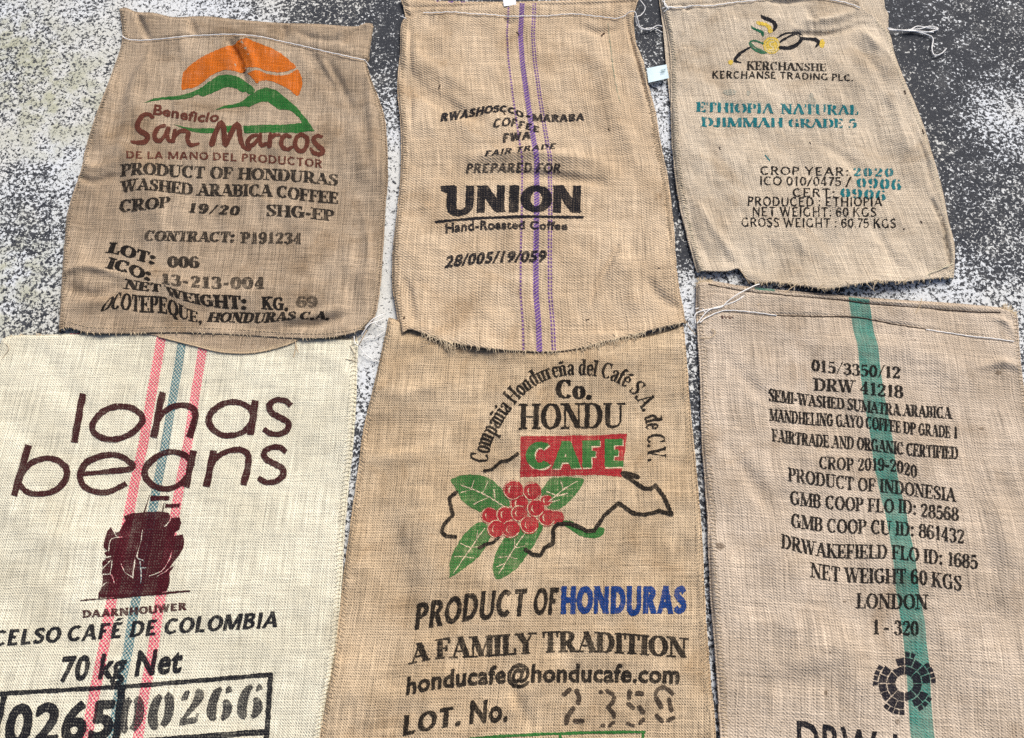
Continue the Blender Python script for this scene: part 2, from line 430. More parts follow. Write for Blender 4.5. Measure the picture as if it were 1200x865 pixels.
_capH = None
def set_sans(text, weight=0.0, track=1.0):
    """the built-in sans alphabet, in cap-height units, made bolder by weight"""
    global _capH
    def mk(body):
        cu = bpy.data.curves.new("t", 'FONT'); cu.body = body; cu.size = 1.0
        cu.space_character = track + 1.2 * weight; cu.resolution_u = 3; cu.fill_mode = 'FRONT'
        ob = bpy.data.objects.new("t", cu); COL.objects.link(ob)
        dg = bpy.context.evaluated_depsgraph_get(); dg.update()
        me = bpy.data.meshes.new_from_object(ob.evaluated_get(dg))
        bm = bmesh.new(); bm.from_mesh(me)
        bmesh.ops.remove_doubles(bm, verts=bm.verts, dist=1e-5)
        bmesh.ops.triangulate(bm, faces=bm.faces)
        bm.verts.ensure_lookup_table(); bm.verts.index_update()
        v = np.array([q.co[:2] for q in bm.verts]); f = [tuple(q.index for q in t.verts) for t in bm.faces]
        bm.free()
        bpy.data.objects.remove(ob); bpy.data.curves.remove(cu); bpy.data.meshes.remove(me)
        return v, f
    if _capH is None:
        v, _ = mk("H"); _capH = v[:, 1].max()
    v, f = mk(text)
    v = v / _capH
    if weight > 0:
        # thicken every letter outline by strokes along its rim
        par = list(range(len(v)))
        def find(a):
            while par[a] != a: par[a] = par[par[a]]; a = par[a]
            return a
        for t in f: par[find(t[0])] = find(t[1]); par[find(t[1])] = find(t[2])
        isl = {}
        for t in f: isl.setdefault(find(t[0]), []).append(t)
        V, Fs, n = [], [], 0
        w = weight * 2
        for tl in isl.values():
            cnt = {}
            for t in tl:
                for k in ((t[0], t[1]), (t[1], t[2]), (t[2], t[0])):
                    kk = tuple(sorted(k)); cnt[kk] = cnt.get(kk, 0) + 1
            polys = [v[list(t)] for t in tl]
            rim = set()
            for (a_, b_), c_ in cnt.items():
                if c_ == 1:
                    d = v[b_] - v[a_]; L = np.linalg.norm(d)
                    if L < 1e-6: continue
                    m = np.array([-d[1], d[0]]) / L * w / 2
                    polys.append(np.array([v[a_] + m, v[a_] - m, v[b_] - m, v[b_] + m])); rim |= {a_, b_}
            for a_ in rim:
                polys.append(v[a_] + .5 * w * np.array([(math.cos(q), math.sin(q)) for q in np.linspace(.39, 6.67, 8, endpoint=False)]))
            uv_, uf = union(polys)
            V.append(uv_); Fs += [(a_ + n, b_ + n, c_ + n) for a_, b_, c_ in uf]; n += len(uv_)
        v, f = np.vstack(V), Fs
    return v, f

def lay(tv, base, hgt, lean=0.0, up=None):
    """lay set type along a baseline in picture coordinates.  hgt: cap height(s); lean: sideways
    shift of the letter tops per unit of height; up: 'normal' makes letters fan out on a curve"""
    x0, x1 = tv[:, 0].min(), tv[:, 0].max()
    b = crom(base, 80)
    s = (tv[:, 0] - x0) / (x1 - x0) * 79
    i = np.clip(s.astype(int), 0, 78); fr = (s - i)[:, None]
    p = b[i] * (1 - fr) + b[i + 1] * fr
    h = np.interp(s / 79, np.linspace(0, 1, len(hgt)), hgt) if hasattr(hgt, '__len__') else np.full(len(s), hgt)
    ln = np.interp(s / 79, np.linspace(0, 1, len(lean)), lean) if hasattr(lean, '__len__') else np.full(len(s), lean)
    if up == 'normal':
        d = np.gradient(b, axis=0); d /= np.linalg.norm(d, axis=1)[:, None]
        nb = np.stack([d[:, 1], -d[:, 0]], -1)
        u = nb[i] * (1 - fr) + nb[i + 1] * fr
        return p + u * (h * tv[:, 1])[:, None]
    return p + np.stack([ln, -np.ones(len(s))], -1) * (h * tv[:, 1])[:, None]
# ------------------------------------------------------------------ materials
class NT:
    """small wrapper for writing node trees"""
    def __init__(self, tree): self.t = tree
    def n(self, typ, **kw):
        q = self.t.nodes.new(typ)
        for k, v in kw.items(): setattr(q, k, v)
        return q
    def set(self, sock, val):
        if isinstance(val, bpy.types.NodeSocket): self.t.links.new(val, sock)
        elif val is not None: sock.default_value = val
    def m(self, op, a, b=None, c=None, clamp=False):
        q = self.n("ShaderNodeMath", operation=op, use_clamp=clamp)
        self.set(q.inputs[0], a); self.set(q.inputs[1], b); self.set(q.inputs[2], c)
        return q.outputs[0]
    def mix(self, f, a, b, blend='MIX'):
        q = self.n("ShaderNodeMix", data_type='RGBA', blend_type=blend)
        self.set(q.inputs[0], f)
        self.set(q.inputs[6], (*a, 1) if isinstance(a, tuple) and len(a) == 3 else a)
        self.set(q.inputs[7], (*b, 1) if isinstance(b, tuple) and len(b) == 3 else b)
        return q.outputs[2]
    def xyz(self, x, y, z=0.0):
        q = self.n("ShaderNodeCombineXYZ"); self.set(q.inputs[0], x); self.set(q.inputs[1], y); self.set(q.inputs[2], z)
        return q.outputs[0]
    def noise(self, vec, scale, detail=2.0, rough=0.5, dist=0.0, dims='3D'):
        q = self.n("ShaderNodeTexNoise", noise_dimensions=dims)
        self.set(q.inputs['Vector'], vec); q.inputs['Scale'].default_value = scale
        q.inputs['Detail'].default_value = detail; q.inputs['Roughness'].default_value = rough
        q.inputs['Distortion'].default_value = dist
        return q.outputs[0]
    def ramp(self, v, lo, hi):
        q = self.n("ShaderNodeMapRange", interpolation_type='SMOOTHSTEP')
        self.set(q.inputs[0], v); self.set(q.inputs[1], lo); self.set(q.inputs[2], hi)
        return q.outputs[0]

def cloth_group(name, base, dark, pitch=0.0046, twill=0.0, holes=0.3, grain=1.0, stripes=(), fleck=0.5, seed=0.0, stain=.5):
    """woven jute.  stripes: (centre, half width, colour, kind) in metres across the cloth"""
    g = bpy.data.node_groups.new(name, 'ShaderNodeTree')
    g.interface.new_socket("Ink", in_out='INPUT', socket_type='NodeSocketColor')
    g.interface.new_socket("Amount", in_out='INPUT', socket_type='NodeSocketFloat')
    g.interface.new_socket("Wear", in_out='INPUT', socket_type='NodeSocketFloat')
    g.interface.new_socket("Color", in_out='OUTPUT', socket_type='NodeSocketColor')
    g.interface.new_socket("Height", in_out='OUTPUT', socket_type='NodeSocketFloat')
    N = NT(g)
    gi, go = N.n("NodeGroupInput"), N.n("NodeGroupOutput")
    uvn = N.n("ShaderNodeUVMap"); uvn.uv_map = "UVMap"
    off = N.n("ShaderNodeVectorMath", operation='ADD'); N.set(off.inputs[0], uvn.outputs[0]); off.inputs[1].default_value = (seed, seed * .7, 0)
    sep = N.n("ShaderNodeSeparateXYZ"); N.set(sep.inputs[0], uvn.outputs[0])
    u0, v0 = sep.outputs[0], sep.outputs[1]
    uv = off.outputs[0]
    wob = N.noise(uv, 30, 2.0, .5); wob2 = N.noise(uv, 34, 2.0, .5)
    du = N.m('MULTIPLY', N.m('SUBTRACT', wob, .5), .006)
    dv = N.m('MULTIPLY', N.m('SUBTRACT', wob2, .5), .006)
    u, v = N.m('ADD', u0, du), N.m('ADD', v0, dv)
    k = 2 * math.pi / pitch
    su, sv = N.m('SINE', N.m('MULTIPLY', u, k)), N.m('SINE', N.m('MULTIPLY', v, k))
    plain = N.m('MULTIPLY', su, sv)
    tw = N.m('SINE', N.m('ADD', N.m('MULTIPLY', u, k * .62), N.m('MULTIPLY', v, k * .95)))
    fine = N.m('SINE', N.m('MULTIPLY', v, k * 1.9))
    tw = N.m('ADD', N.m('MULTIPLY', tw, .8), N.m('MULTIPLY', fine, .25))
    weave = N.m('ADD', N.m('MULTIPLY', plain, 1 - twill), N.m('MULTIPLY', tw, twill))
    # open holes between the threads
    hu = N.m('POWER', N.m('ABSOLUTE', N.m('SINE', N.m('MULTIPLY', u, k * .5))), 3.0)
    hv = N.m('POWER', N.m('ABSOLUTE', N.m('SINE', N.m('MULTIPLY', v, k * .5))), 3.0)
    hole = N.m('MULTIPLY', hu, hv)
    hvar = N.ramp(N.noise(uv, 160, 2.0, .6), .35, .65)
    hole = N.m('MULTIPLY', hole, N.m('ADD', .4, N.m('MULTIPLY', hvar, .9)))
    # each thread has its own tone
    sepd = N.n("ShaderNodeSeparateXYZ"); N.set(sepd.inputs[0], uv)
    warp = N.noise(N.xyz(N.m('MULTIPLY', N.m('ADD', sepd.outputs[0], du), 330), N.m('MULTIPLY', sepd.outputs[1], 9)), 1.0, 2.0, .6)
    weft = N.noise(N.xyz(N.m('MULTIPLY', sepd.outputs[0], 9), N.m('MULTIPLY', N.m('ADD', sepd.outputs[1], dv), 330)), 1.0, 2.0, .6)
    fuzz = N.noise(uv, 420, 2.0, .7)
    blot = N.noise(uv, 7, 4.0, .6)
    col = N.mix(N.ramp(blot, .32, .68), dark, base)
    # woven stripes
    for (c, hw, sc, kind) in stripes:
        d = N.m('ABSOLUTE', N.m('SUBTRACT', u0, c))
        d = N.m('ADD', d, N.m('MULTIPLY', N.m('SUBTRACT', fuzz, .5), .0012))
        msk = N.m('SUBTRACT', 1.0, N.ramp(d, hw - .0008, hw + .0008))
        if kind == 'twill':
            pt = N.ramp(N.m('SINE', N.m('ADD', N.m('MULTIPLY', u, 2 * math.pi / .0105), N.m('MULTIPLY', v, -2 * math.pi / .0085))), -.75, .1)
            pt = N.m('ADD', .5, N.m('MULTIPLY', pt, .5))
        elif kind == 'check':
            pt = N.m('MULTIPLY', N.m('SINE', N.m('MULTIPLY', u, 2 * math.pi / .0078)), N.m('SINE', N.m('MULTIPLY', v, 2 * math.pi / .0085)))
            pt = N.m('ADD', .28, N.m('MULTIPLY', N.ramp(pt, -.35, .2), .72))
        elif kind == 'dash':
            pt = N.ramp(N.m('SINE', N.m('MULTIPLY', v, 2 * math.pi / .0095)), -.5, .3)
            pt = N.m('ADD', .34, N.m('MULTIPLY', pt, .64))
        elif kind == 'faint':
            pt = N.m('MULTIPLY', N.ramp(N.noise(uv, 60, 2.0, .5), .35, .6), .55)
        else:
            pt = N.m('ADD', N.m('ADD', .76, N.m('MULTIPLY', N.ramp(wob, .3, .7), .18)), N.m('MULTIPLY', tw, .12))
        pt = N.m('MULTIPLY', pt, N.m('ADD', .72, N.m('MULTIPLY', N.ramp(fuzz, .3, .6), .28)))
        col = N.mix(N.m('MULTIPLY', msk, pt, clamp=True), col, sc)
    tone = N.m('ADD', 1.0, N.m('MULTIPLY', N.m('SUBTRACT', warp, .5), 1.25 * grain))
    tone = N.m('ADD', tone, N.m('MULTIPLY', N.m('SUBTRACT', weft, .5), .95 * grain))
    tone = N.m('ADD', tone, N.m('MULTIPLY', N.m('SUBTRACT', fuzz, .5), 1.1 * grain))
    tone = N.m('ADD', tone, N.m('MULTIPLY', weave, .11 + .11 * twill))
    tone = N.m('SUBTRACT', tone, N.m('MULTIPLY', hole, holes))
    # thick and thin yarns
    slub_v = N.ramp(N.noise(N.xyz(N.m('MULTIPLY', sepd.outputs[0], 210), N.m('MULTIPLY', sepd.outputs[1], 4.5)), 1.0, 1.0, .5), .60, .74)
    slub_h = N.ramp(N.noise(N.xyz(N.m('MULTIPLY', sepd.outputs[0], 4.5), N.m('MULTIPLY', sepd.outputs[1], 210)), 1.0, 1.0, .5), .60, .74)
    thin_v = N.ramp(N.noise(N.xyz(N.m('MULTIPLY', sepd.outputs[0], 190), N.m('MULTIPLY', sepd.outputs[1], 6.0), 3.7), 1.0, 1.0, .5), .62, .76)
    tone = N.m('ADD', tone, N.m('MULTIPLY', N.m('ADD', slub_v, slub_h), .11 * grain))
    tone = N.m('SUBTRACT', tone, N.m('MULTIPLY', thin_v, .14 * grain))
    tone = N.m('MAXIMUM', tone, .12)
    hs = N.n("ShaderNodeVectorMath", operation='SCALE'); N.set(hs.inputs[0], col); N.set(hs.inputs[3], tone)
    col = hs.outputs[0]
    # old stains and handling dirt
    st = N.ramp(N.noise(N.xyz(sepd.outputs[0], sepd.outputs[1], 5.3), 6.5, 5.0, .62, .8), .50, .74)
    st2 = N.ramp(N.noise(N.xyz(sepd.outputs[0], sepd.outputs[1], 9.1), 38.0, 3.0, .6), .62, .76)
    col = N.mix(N.m('MULTIPLY', N.m('ADD', st, N.m('MULTIPLY', st2, .5)), stain), col, N.mix(1.0, col, (.56, .47, .36), 'MULTIPLY'))
    # bark flecks and pale slubs
    fl = N.m('MULTIPLY', N.ramp(N.noise(N.xyz(N.m('MULTIPLY', sepd.outputs[0], 1.0), N.m('MULTIPLY', sepd.outputs[1], .8)), 130, 3.0, .55, 0.4), .70, .76), fleck)
    col = N.mix(fl, col, (.07, .045, .025))
    ink_n = N.noise(uv, 240, 3.0, .65)
    ink_b = N.noise(uv, 28, 2.0, .5)
    lack = N.m('ADD', N.m('MULTIPLY', N.ramp(ink_n, .45, .75), .6), N.m('MULTIPLY', N.ramp(ink_b, .45, .8), .4))
    # ink sits on the raised threads and misses the gaps between them
    lack = N.m('ADD', lack, N.m('ADD', N.m('MULTIPLY', hole, .9), N.m('MULTIPLY', N.ramp(weave, .1, -.9), .35)))
    lack = N.m('ADD', lack, N.m('MULTIPLY', N.ramp(N.m('ADD', warp, weft), 1.08, 1.35), .7))
    cov = N.m('SUBTRACT', N.m('MULTIPLY', gi.outputs["Amount"], 1.06), N.m('MULTIPLY', lack, gi.outputs["Wear"]))
    cov = N.m('MULTIPLY', N.m('MINIMUM', N.m('MAXIMUM', cov, 0.0), 1.0), N.m('MINIMUM', N.m('MULTIPLY', gi.outputs["Amount"], 50.0), 1.0))
    inkc = N.n("ShaderNodeVectorMath", operation='SCALE'); N.set(inkc.inputs[0], gi.outputs["Ink"])
    N.set(inkc.inputs[3], N.m('ADD', .45, N.m('MULTIPLY', tone, .55)))
    # ink soaks in: what is below still tints it a little
    soaked = N.mix(.16, inkc.outputs[0], N.mix(1.0, col, inkc.outputs[0], 'MULTIPLY'))
    col = N.mix(cov, col, soaked)
    N.set(go.inputs["Color"], col)
    hgt = N.m('ADD', N.m('MULTIPLY', weave, .5), N.m('MULTIPLY', warp, .9))
    hgt = N.m('ADD', hgt, N.m('ADD', N.m('MULTIPLY', weft, .8), N.m('MULTIPLY', fuzz, .8)))
    hgt = N.m('SUBTRACT', hgt, N.m('MULTIPLY', hole, .8))
    N.set(go.inputs["Height"], hgt)
    return g

def cloth_mat(name, grp, ink=None, amount=0.0, wear=0.4):
    m = bpy.data.materials.new(name); m.use_nodes = True
    t = m.node_tree; t.nodes.clear(); N = NT(t)
    g = N.n("ShaderNodeGroup"); g.node_tree = grp
    g.inputs["Ink"].default_value = (*(ink or (0, 0, 0)), 1)
    g.inputs["Amount"].default_value = amount
    g.inputs["Wear"].default_value = wear
    b = N.n("ShaderNodeBump"); b.inputs['Strength'].default_value = .75; b.inputs['Distance'].default_value = .0011
    N.set(b.inputs['Height'], g.outputs["Height"])
    p = N.n("ShaderNodeBsdfPrincipled")
    p.inputs['Roughness'].default_value = .92
    p.inputs['Specular IOR Level'].default_value = .12
    p.inputs['Sheen Weight'].default_value = .08 if ink is None else .0
    N.set(p.inputs['Base Color'], g.outputs["Color"]); N.set(p.inputs['Normal'], b.outputs[0])
    o = N.n("ShaderNodeOutputMaterial"); N.set(o.inputs[0], p.outputs[0])
    return m

def cord_mat(name, col, var=.35, rough=.85):
    m = bpy.data.materials.new(name); m.use_nodes = True
    t = m.node_tree; t.nodes.clear(); N = NT(t)
    tc = N.n("ShaderNodeTexCoord")
    a = N.noise(tc.outputs['Object'], 320, 2.0, .6)
    c2 = tuple(x * (1 - var) for x in col)
    p = N.n("ShaderNodeBsdfPrincipled"); p.inputs['Roughness'].default_value = rough
    p.inputs['Specular IOR Level'].default_value = .2
    N.set(p.inputs['Base Color'], N.mix(N.ramp(a, .35, .65), c2, col))
    b = N.n("ShaderNodeBump"); b.inputs['Strength'].default_value = .5; b.inputs['Distance'].default_value = .0006
    N.set(b.inputs['Height'], a); N.set(p.inputs['Normal'], b.outputs[0])
    o = N.n("ShaderNodeOutputMaterial"); N.set(o.inputs[0], p.outputs[0])
    return m

def ground_mat():
    """dark asphalt-grey concrete with worn, flaking white paint; the 'paint' attribute says how much is left"""
    m = bpy.data.materials.new("worn_painted_concrete"); m.use_nodes = True
    t = m.node_tree; t.nodes.clear(); N = NT(t)
    tc = N.n("ShaderNodeTexCoord"); P = tc.outputs['Object']
    at = N.n("ShaderNodeAttribute"); at.attribute_name = "paint"
    big = N.noise(P, 5.0, 4.0, .6)
    mid = N.noise(P, 19.0, 3.0, .6)
    frac = N.m('ADD', at.outputs['Fac'], N.m('ADD', N.m('MULTIPLY', N.m('SUBTRACT', big, .5), .42), N.m('MULTIPLY', N.m('SUBTRACT', mid, .5), .34)))
    flake = N.noise(P, 150.0, 4.0, .62, .6)
    thr = N.m('ADD', .5, N.m('MULTIPLY', N.m('SUBTRACT', .5, frac), .40))
    mask = N.ramp(N.m('SUBTRACT', flake, thr), -.022, .030)
    grit = N.noise(P, 420.0, 2.0, .7)
    tint = N.noise(P, 2.4, 3.0, .6)
    darkc = N.mix(N.ramp(grit, .3, .7), (.012, .014, .018), (.046, .051, .062))
    darkc = N.mix(N.m('MULTIPLY', N.ramp(mid, .5, .75), .55), darkc, (.085, .086, .088))
    white = N.mix(N.ramp(tint, .4, .62), (.67, .70, .72), (.63, .63, .585))
    lich = N.n("ShaderNodeAttribute"); lich.attribute_name = "lichen"
    white = N.mix(N.m('MULTIPLY', lich.outputs['Fac'], N.ramp(mid, .35, .65)), white, (.42, .42, .30))
    white = N.mix(N.m('MULTIPLY', N.ramp(grit, .42, .75), .42), white, (.40, .42, .44))
    # grey film where the paint is only rubbed thin
    film = N.m('MULTIPLY', N.ramp(N.noise(P, 62.0, 4.0, .65), .42, .66), N.ramp(frac, .15, .75))
    darkc = N.mix(N.m('MULTIPLY', film, .26), darkc, (.26, .265, .265))
    col = N.mix(mask, darkc, white)
    col = N.mix(N.m('MULTIPLY', N.ramp(N.noise(P, 9.0, 5.0, .65, .5), .5, .72), .18), col, N.mix(1.0, col, (.60, .59, .55), 'MULTIPLY'))
    p = N.n("ShaderNodeBsdfPrincipled"); p.inputs['Roughness'].default_value = .85
    p.inputs['Specular IOR Level'].default_value = .3
    N.set(p.inputs['Base Color'], col)
    h = N.m('ADD', N.m('MULTIPLY', mask, .8), N.m('MULTIPLY', grit, .6))
    h = N.m('ADD', h, N.m('MULTIPLY', mid, 2.0))
    b = N.n("ShaderNodeBump"); b.inputs['Strength'].default_value = .8; b.inputs['Distance'].default_value = .0020
    N.set(b.inputs['Height'], h); N.set(p.inputs['Normal'], b.outputs[0])
    o = N.n("ShaderNodeOutputMaterial"); N.set(o.inputs[0], p.outputs[0])
    return m

# ------------------------------------------------------------------ ground
PAINT = [(20,20,.62),(100,100,.68),(10,60,.55),(200,10,.66),(300,10,.52),(400,15,.34),(450,40,.24),(450,90,.28),(455,130,.45),(455,180,.68),(450,250,.76),(440,330,.80),(435,385,.80),(425,430,.74),(415,500,.5),(405,600,.6),(395,700,.62),
 (60,150,.7),(30,230,.5),(50,270,.38),(80,260,.52),(20,320,.66),(60,330,.6),(40,380,.5),(90,200,.7),(130,80,.66),(760,20,.2),(770,60,.28),(775,120,.62),(785,160,.66),(790,200,.34),(800,260,.24),(808,300,.24),(815,335,.76),(822,365,.76),(825,400,.5),(830,450,.4),
 (870,325,.55),(900,340,.5),(960,345,.3),(1000,345,.5),(1060,345,.68),(1130,340,.62),(1190,370,.6),(1060,20,.2),(1100,60,.24),(1100,120,.25),(1160,130,.56),(1195,150,.58),(1190,20,.3),(1130,60,.24),(1080,180,.32),(1150,200,.27),(1190,220,.32),(1140,270,.25),(1190,280,.42),(1150,320,.4),(600,-60,.3),(0,865,.5),(1200,865,.5)]
def make_ground():
    n = 200
    gx = np.linspace(-3.2, 3.2, n); gy = np.linspace(-2.6, 3.8, n)
    X, Y = np.meshgrid(gx, gy)
    Z = Waves(3, .5, .0008)(X, Y) - .0025
    xy = on_plane([(a, b) for a, b, c in PAINT], 0.0); fr = np.array([c for a, b, c in PAINT])
    d2 = (X.ravel()[:, None] - xy[:, 0]) ** 2 + (Y.ravel()[:, None] - xy[:, 1]) ** 2
    w = 1 / (d2 + .0012) ** 1.6
    val = (w * fr).sum(1) / w.sum(1)
    i, j = np.meshgrid(np.arange(n - 1), np.arange(n - 1), indexing='ij')
    a = (i * n + j).ravel()
    ob = new_mesh("ground", np.stack([X, Y, Z], -1).reshape(-1, 3), np.stack([a, a + 1, a + n + 1, a + n], -1), ground_mat())
    at = ob.data.attributes.new("paint", 'FLOAT', 'POINT'); at.data.foreach_set("value", val.astype(np.float32))
    lc = on_plane([(0, 60), (70, 120), (0, 330)], 0.0)
    li = sum(np.exp(-((X.ravel() - q[0]) ** 2 + (Y.ravel() - q[1]) ** 2) / .16 ** 2) for q in lc)
    at = ob.data.attributes.new("lichen", 'FLOAT', 'POINT'); at.data.foreach_set("value", np.clip(li, 0, 1).astype(np.float32))
    ob["kind"] = "structure"
make_ground()
# ------------------------------------------------------------------ sacks
BROWN = (.115, .034, .022); BLACK = (.011, .009, .008); MAROON = (.045, .009, .011); NAVY = (.009, .0095, .014)
ORANGE = (.58, .135, .006); GREEN = (.012, .13, .022); LEAF = (.030, .155, .034); TEAL = (.001, .15, .175)
RED = (.36, .012, .024); BLUE = (.004, .040, .19); YELLOW = (.66, .47, .05); CREAM = (.70, .58, .40); DKGREEN = (.01, .12, .06)
GROUP = "six printed jute coffee sacks laid on the ground"

class Sack:
    def __init__(self, label, edges, cloth, base=.008, wav=(.0022, .0009), wrinkles=(), axis=None, slope=0.0, seed=1,
                 drop=(True, True, True, False), over=None, back=None, back_base=.0025, back_lift=()):
        self.edges = {k: np.array(v, float) for k, v in edges.items()}
        self.base, self.seed, self.over = base, seed, over
        self.w1, self.w2 = Waves(seed, .28, wav[0]), Waves(seed + 50, .075, wav[1])
        self.w3 = Waves(seed + 90, .03, .00025)
        self.wr = [Wrinkle(*w) for w in wrinkles]
        self.bl = [Wrinkle(*w) for w in back_lift]
        self.bw = Waves(seed + 20, .2, .0006)
        self.back_base = back_base
        ax = on_plane(np.array(axis, float), .01)
        o = np.argsort(ax[:, 1]); self.ax = ax[o]
        self.ps = np.polyfit(self.ax[:2, 1], self.ax[:2, 0], 1)[0], np.polyfit(self.ax[-2:, 1], self.ax[-2:, 0], 1)[0]
        self.slope = slope
        self.grp = cloth_group("cloth_%d" % seed, **cloth)
        self.mats = {}
        self.mat = cloth_mat("jute_%d" % seed, self.grp)
        self.drop = drop
        c = np.vstack(list(self.edges.values())).mean(0)
        xy = on_plane(c, 0.0)
        e = bpy.data.objects.new("coffee_sack", None); COL.objects.link(e)
        e.empty_display_size = .1
        e.location = (xy[0], xy[1], 0)
        e["label"] = label; e["category"] = "sack"; e["group"] = GROUP
        self.root = e
        self.layer = {}
        self.build(back)
    def h(self, x, y):
        z = self.base + self.w1(x, y) + self.w2(x, y) + self.w3(x, y)
        for w in self.wr: z = z + w(x, y)
        z0, s = .0045, .0022
        z = z0 + s * np.logaddexp(0, (z - z0) / s)
        return self.rest(z, x, y, .0042)
    def hb(self, x, y):
        z = self.back_base + self.bw(x, y)
        for w in self.bl: z = z + w(x, y)
        return self.rest(np.maximum(z, .0008), x, y, .0020)
    def rest(self, z, x, y, gap):
        """lie on top of the sack below where the two overlap"""
        o = self.over
        if o is None: return z
        t = on_plane(crom(o.edges['top'], 60), .008)
        d = np.interp(x, t[:, 0], t[:, 1], left=-9, right=-9) - y
        k = np.clip(d / .018 + 1.0, 0, 1); k = k * k * (3 - 2 * k)
        if not (k > 0).any(): return z
        low = (o.h(x, y) + gap) * k
        s = .0012
        return s * np.logaddexp(z / s, low / s)
    def uv(self, x, y):
        a = self.ax
        s = np.interp(y, a[:, 1], a[:, 0])
        s = np.where(y < a[0, 1], a[0, 0] + (y - a[0, 1]) * self.ps[0], s)
        s = np.where(y > a[-1, 1], a[-1, 0] + (y - a[-1, 1]) * self.ps[1], s)
        u = x - s
        return np.stack([u, y - self.slope * u], -1)
    def coons(self, ed, nu, nv):
        T, B = crom(ed['top'], nu), crom(ed['bottom'], nu)
        L, R = crom(ed['left'], nv), crom(ed['right'], nv)
        L = L + (T[0] - L[0]) * np.linspace(1, 0, nv)[:, None] + (B[0] - L[-1]) * np.linspace(0, 1, nv)[:, None]
        R = R + (T[-1] - R[0]) * np.linspace(1, 0, nv)[:, None] + (B[-1] - R[-1]) * np.linspace(0, 1, nv)[:, None]
        u = np.linspace(0, 1, nu)[None, :, None]; v = np.linspace(0, 1, nv)[:, None, None]
        return ((1 - v) * T[None] + v * B[None] + (1 - u) * L[:, None] + u * R[:, None]
                - ((1 - u) * (1 - v) * T[0] + u * (1 - v) * T[-1] + (1 - u) * v * B[0] + u * v * B[-1]))
    def build(self, back):
        ed = self.edges
        lw = np.linalg.norm(on_plane(ed['bottom'][0], 0) - on_plane(ed['bottom'][-1], 0))
        ll = np.linalg.norm(on_plane(ed['left'][0], 0) - on_plane(ed['left'][-1], 0))
        nu, nv = int(lw / .0032), int(ll / .0032)
        P = self.coons(ed, nu, nv)
        # frayed, slightly uneven edge
        X = on_cloth(P, self.h)
        r = np.random.default_rng(self.seed)
        U, V = np.meshgrid(np.linspace(0, 1, nu), np.linspace(0, 1, nv))
        def fall(d, w): t = np.clip(d / w, 0, 1); return np.sqrt(np.clip(1 - (1 - t) ** 2, 0, 1))
        f = np.ones_like(U)
        dl, dr, dt, db = self.drop
        if dl: f *= fall(U * lw, .007)
        if dr: f *= fall((1 - U) * lw, .007)
        if dt: f *= fall(V * ll, .007)
        if db: f *= fall((1 - V) * ll, .006)
        zl = .0032
        X[..., 2] = np.where(f < 1, zl + (X[..., 2] - zl) * f, X[..., 2])
        self.X, self.nu, self.nv, self.lw, self.ll = X, nu, nv, lw, ll
        verts = X.reshape(-1, 3)
        i, j = np.meshgrid(np.arange(nv - 1), np.arange(nu - 1), indexing='ij')
        a = (i * nu + j).ravel()
        faces = [np.stack([a, a + nu, a + nu + 1, a + 1], -1)]
        ring = np.r_[np.arange(nu), np.arange(1, nv) * nu + nu - 1, (nv - 1) * nu + np.arange(nu - 2, -1, -1), np.arange(nv - 2, 0, -1) * nu]
        low = verts[ring].copy()
        low[:, 2] = np.maximum(low[:, 2] - .0022, .0006)
        k = len(verts); m = len(ring)
        verts = np.vstack([verts, low])
        q = np.arange(m); q2 = (q + 1) % m
        faces.append(np.stack([ring[q], ring[q2], k + q2, k + q], -1))
        fo = new_mesh("front_panel", verts, np.vstack(faces), self.mat, self.root, uv=self.uv(verts[:, 0], verts[:, 1]))
        # back panel: its own, coarser sheet below
        eb = {kk: np.array(v, float) for kk, v in (back or {}).items()}
        for kk in ed:
            if kk not in eb:
                eb[kk] = ed[kk].copy()
                if kk == 'left': eb[kk][:, 0] += 1.0
                if kk == 'right': eb[kk][:, 0] -= 1.0
        nbu, nbv = nu // 3, nv // 3
        B = on_cloth(self.coons(eb, nbu, nbv), self.hb)
        i, j = np.meshgrid(np.arange(nbv - 1), np.arange(nbu - 1), indexing='ij')
        a = (i * nbu + j).ravel()
        bv = B.reshape(-1, 3)
        new_mesh("back_panel", bv, np.stack([a, a + nbu, a + nbu + 1, a + 1], -1), self.mat, self.root, uv=self.uv(bv[:, 0] + .2, bv[:, 1] + .3))
    def surf(self, u, v):
        """point of the front panel at fractions u (across) and v (down)"""
        a, b = np.clip(u, 0, 1) * (self.nu - 1), np.clip(v, 0, 1) * (self.nv - 1)
        i, j = np.minimum(b.astype(int), self.nv - 2), np.minimum(a.astype(int), self.nu - 2)
        fb, fa = (b - i)[:, None], (a - j)[:, None]
        X = self.X
        return (X[i, j] * (1 - fa) + X[i, j + 1] * fa) * (1 - fb) + (X[i + 1, j] * (1 - fa) + X[i + 1, j + 1] * fa) * fb
    def ink(self, col, amount, wear):
        k = (col, amount, wear)
        if k not in self.mats:
            self.mats[k] = cloth_mat("print_%d_%d" % (self.seed, len(self.mats)), self.grp, col, amount, wear)
        return self.mats[k]
    def decal(self, name, v, tris, col, amount=1.0, wear=.35, level=1, L=5.0, label=None, rough=.55):
        v, tris = subdivide(v, tris, L)
        # ragged edge of ink soaked into coarse threads
        s = self.seed
        j = np.stack([np.sin(v[:, 0] * 1.9 + v[:, 1] * .7 + s) + np.sin(v[:, 1] * 2.3 - v[:, 0] * 1.1),
                      np.sin(v[:, 1] * 2.1 + v[:, 0] * .9 + 2 * s) + np.sin(v[:, 0] * 2.7 + v[:, 1] * .6)], -1) * rough * .5
        P = on_cloth(v + j, self.h, .00035 + .00018 * level)
        t = np.array(tris)
        # upward facing
        a, b, c = P[t[:, 0]], P[t[:, 1]], P[t[:, 2]]
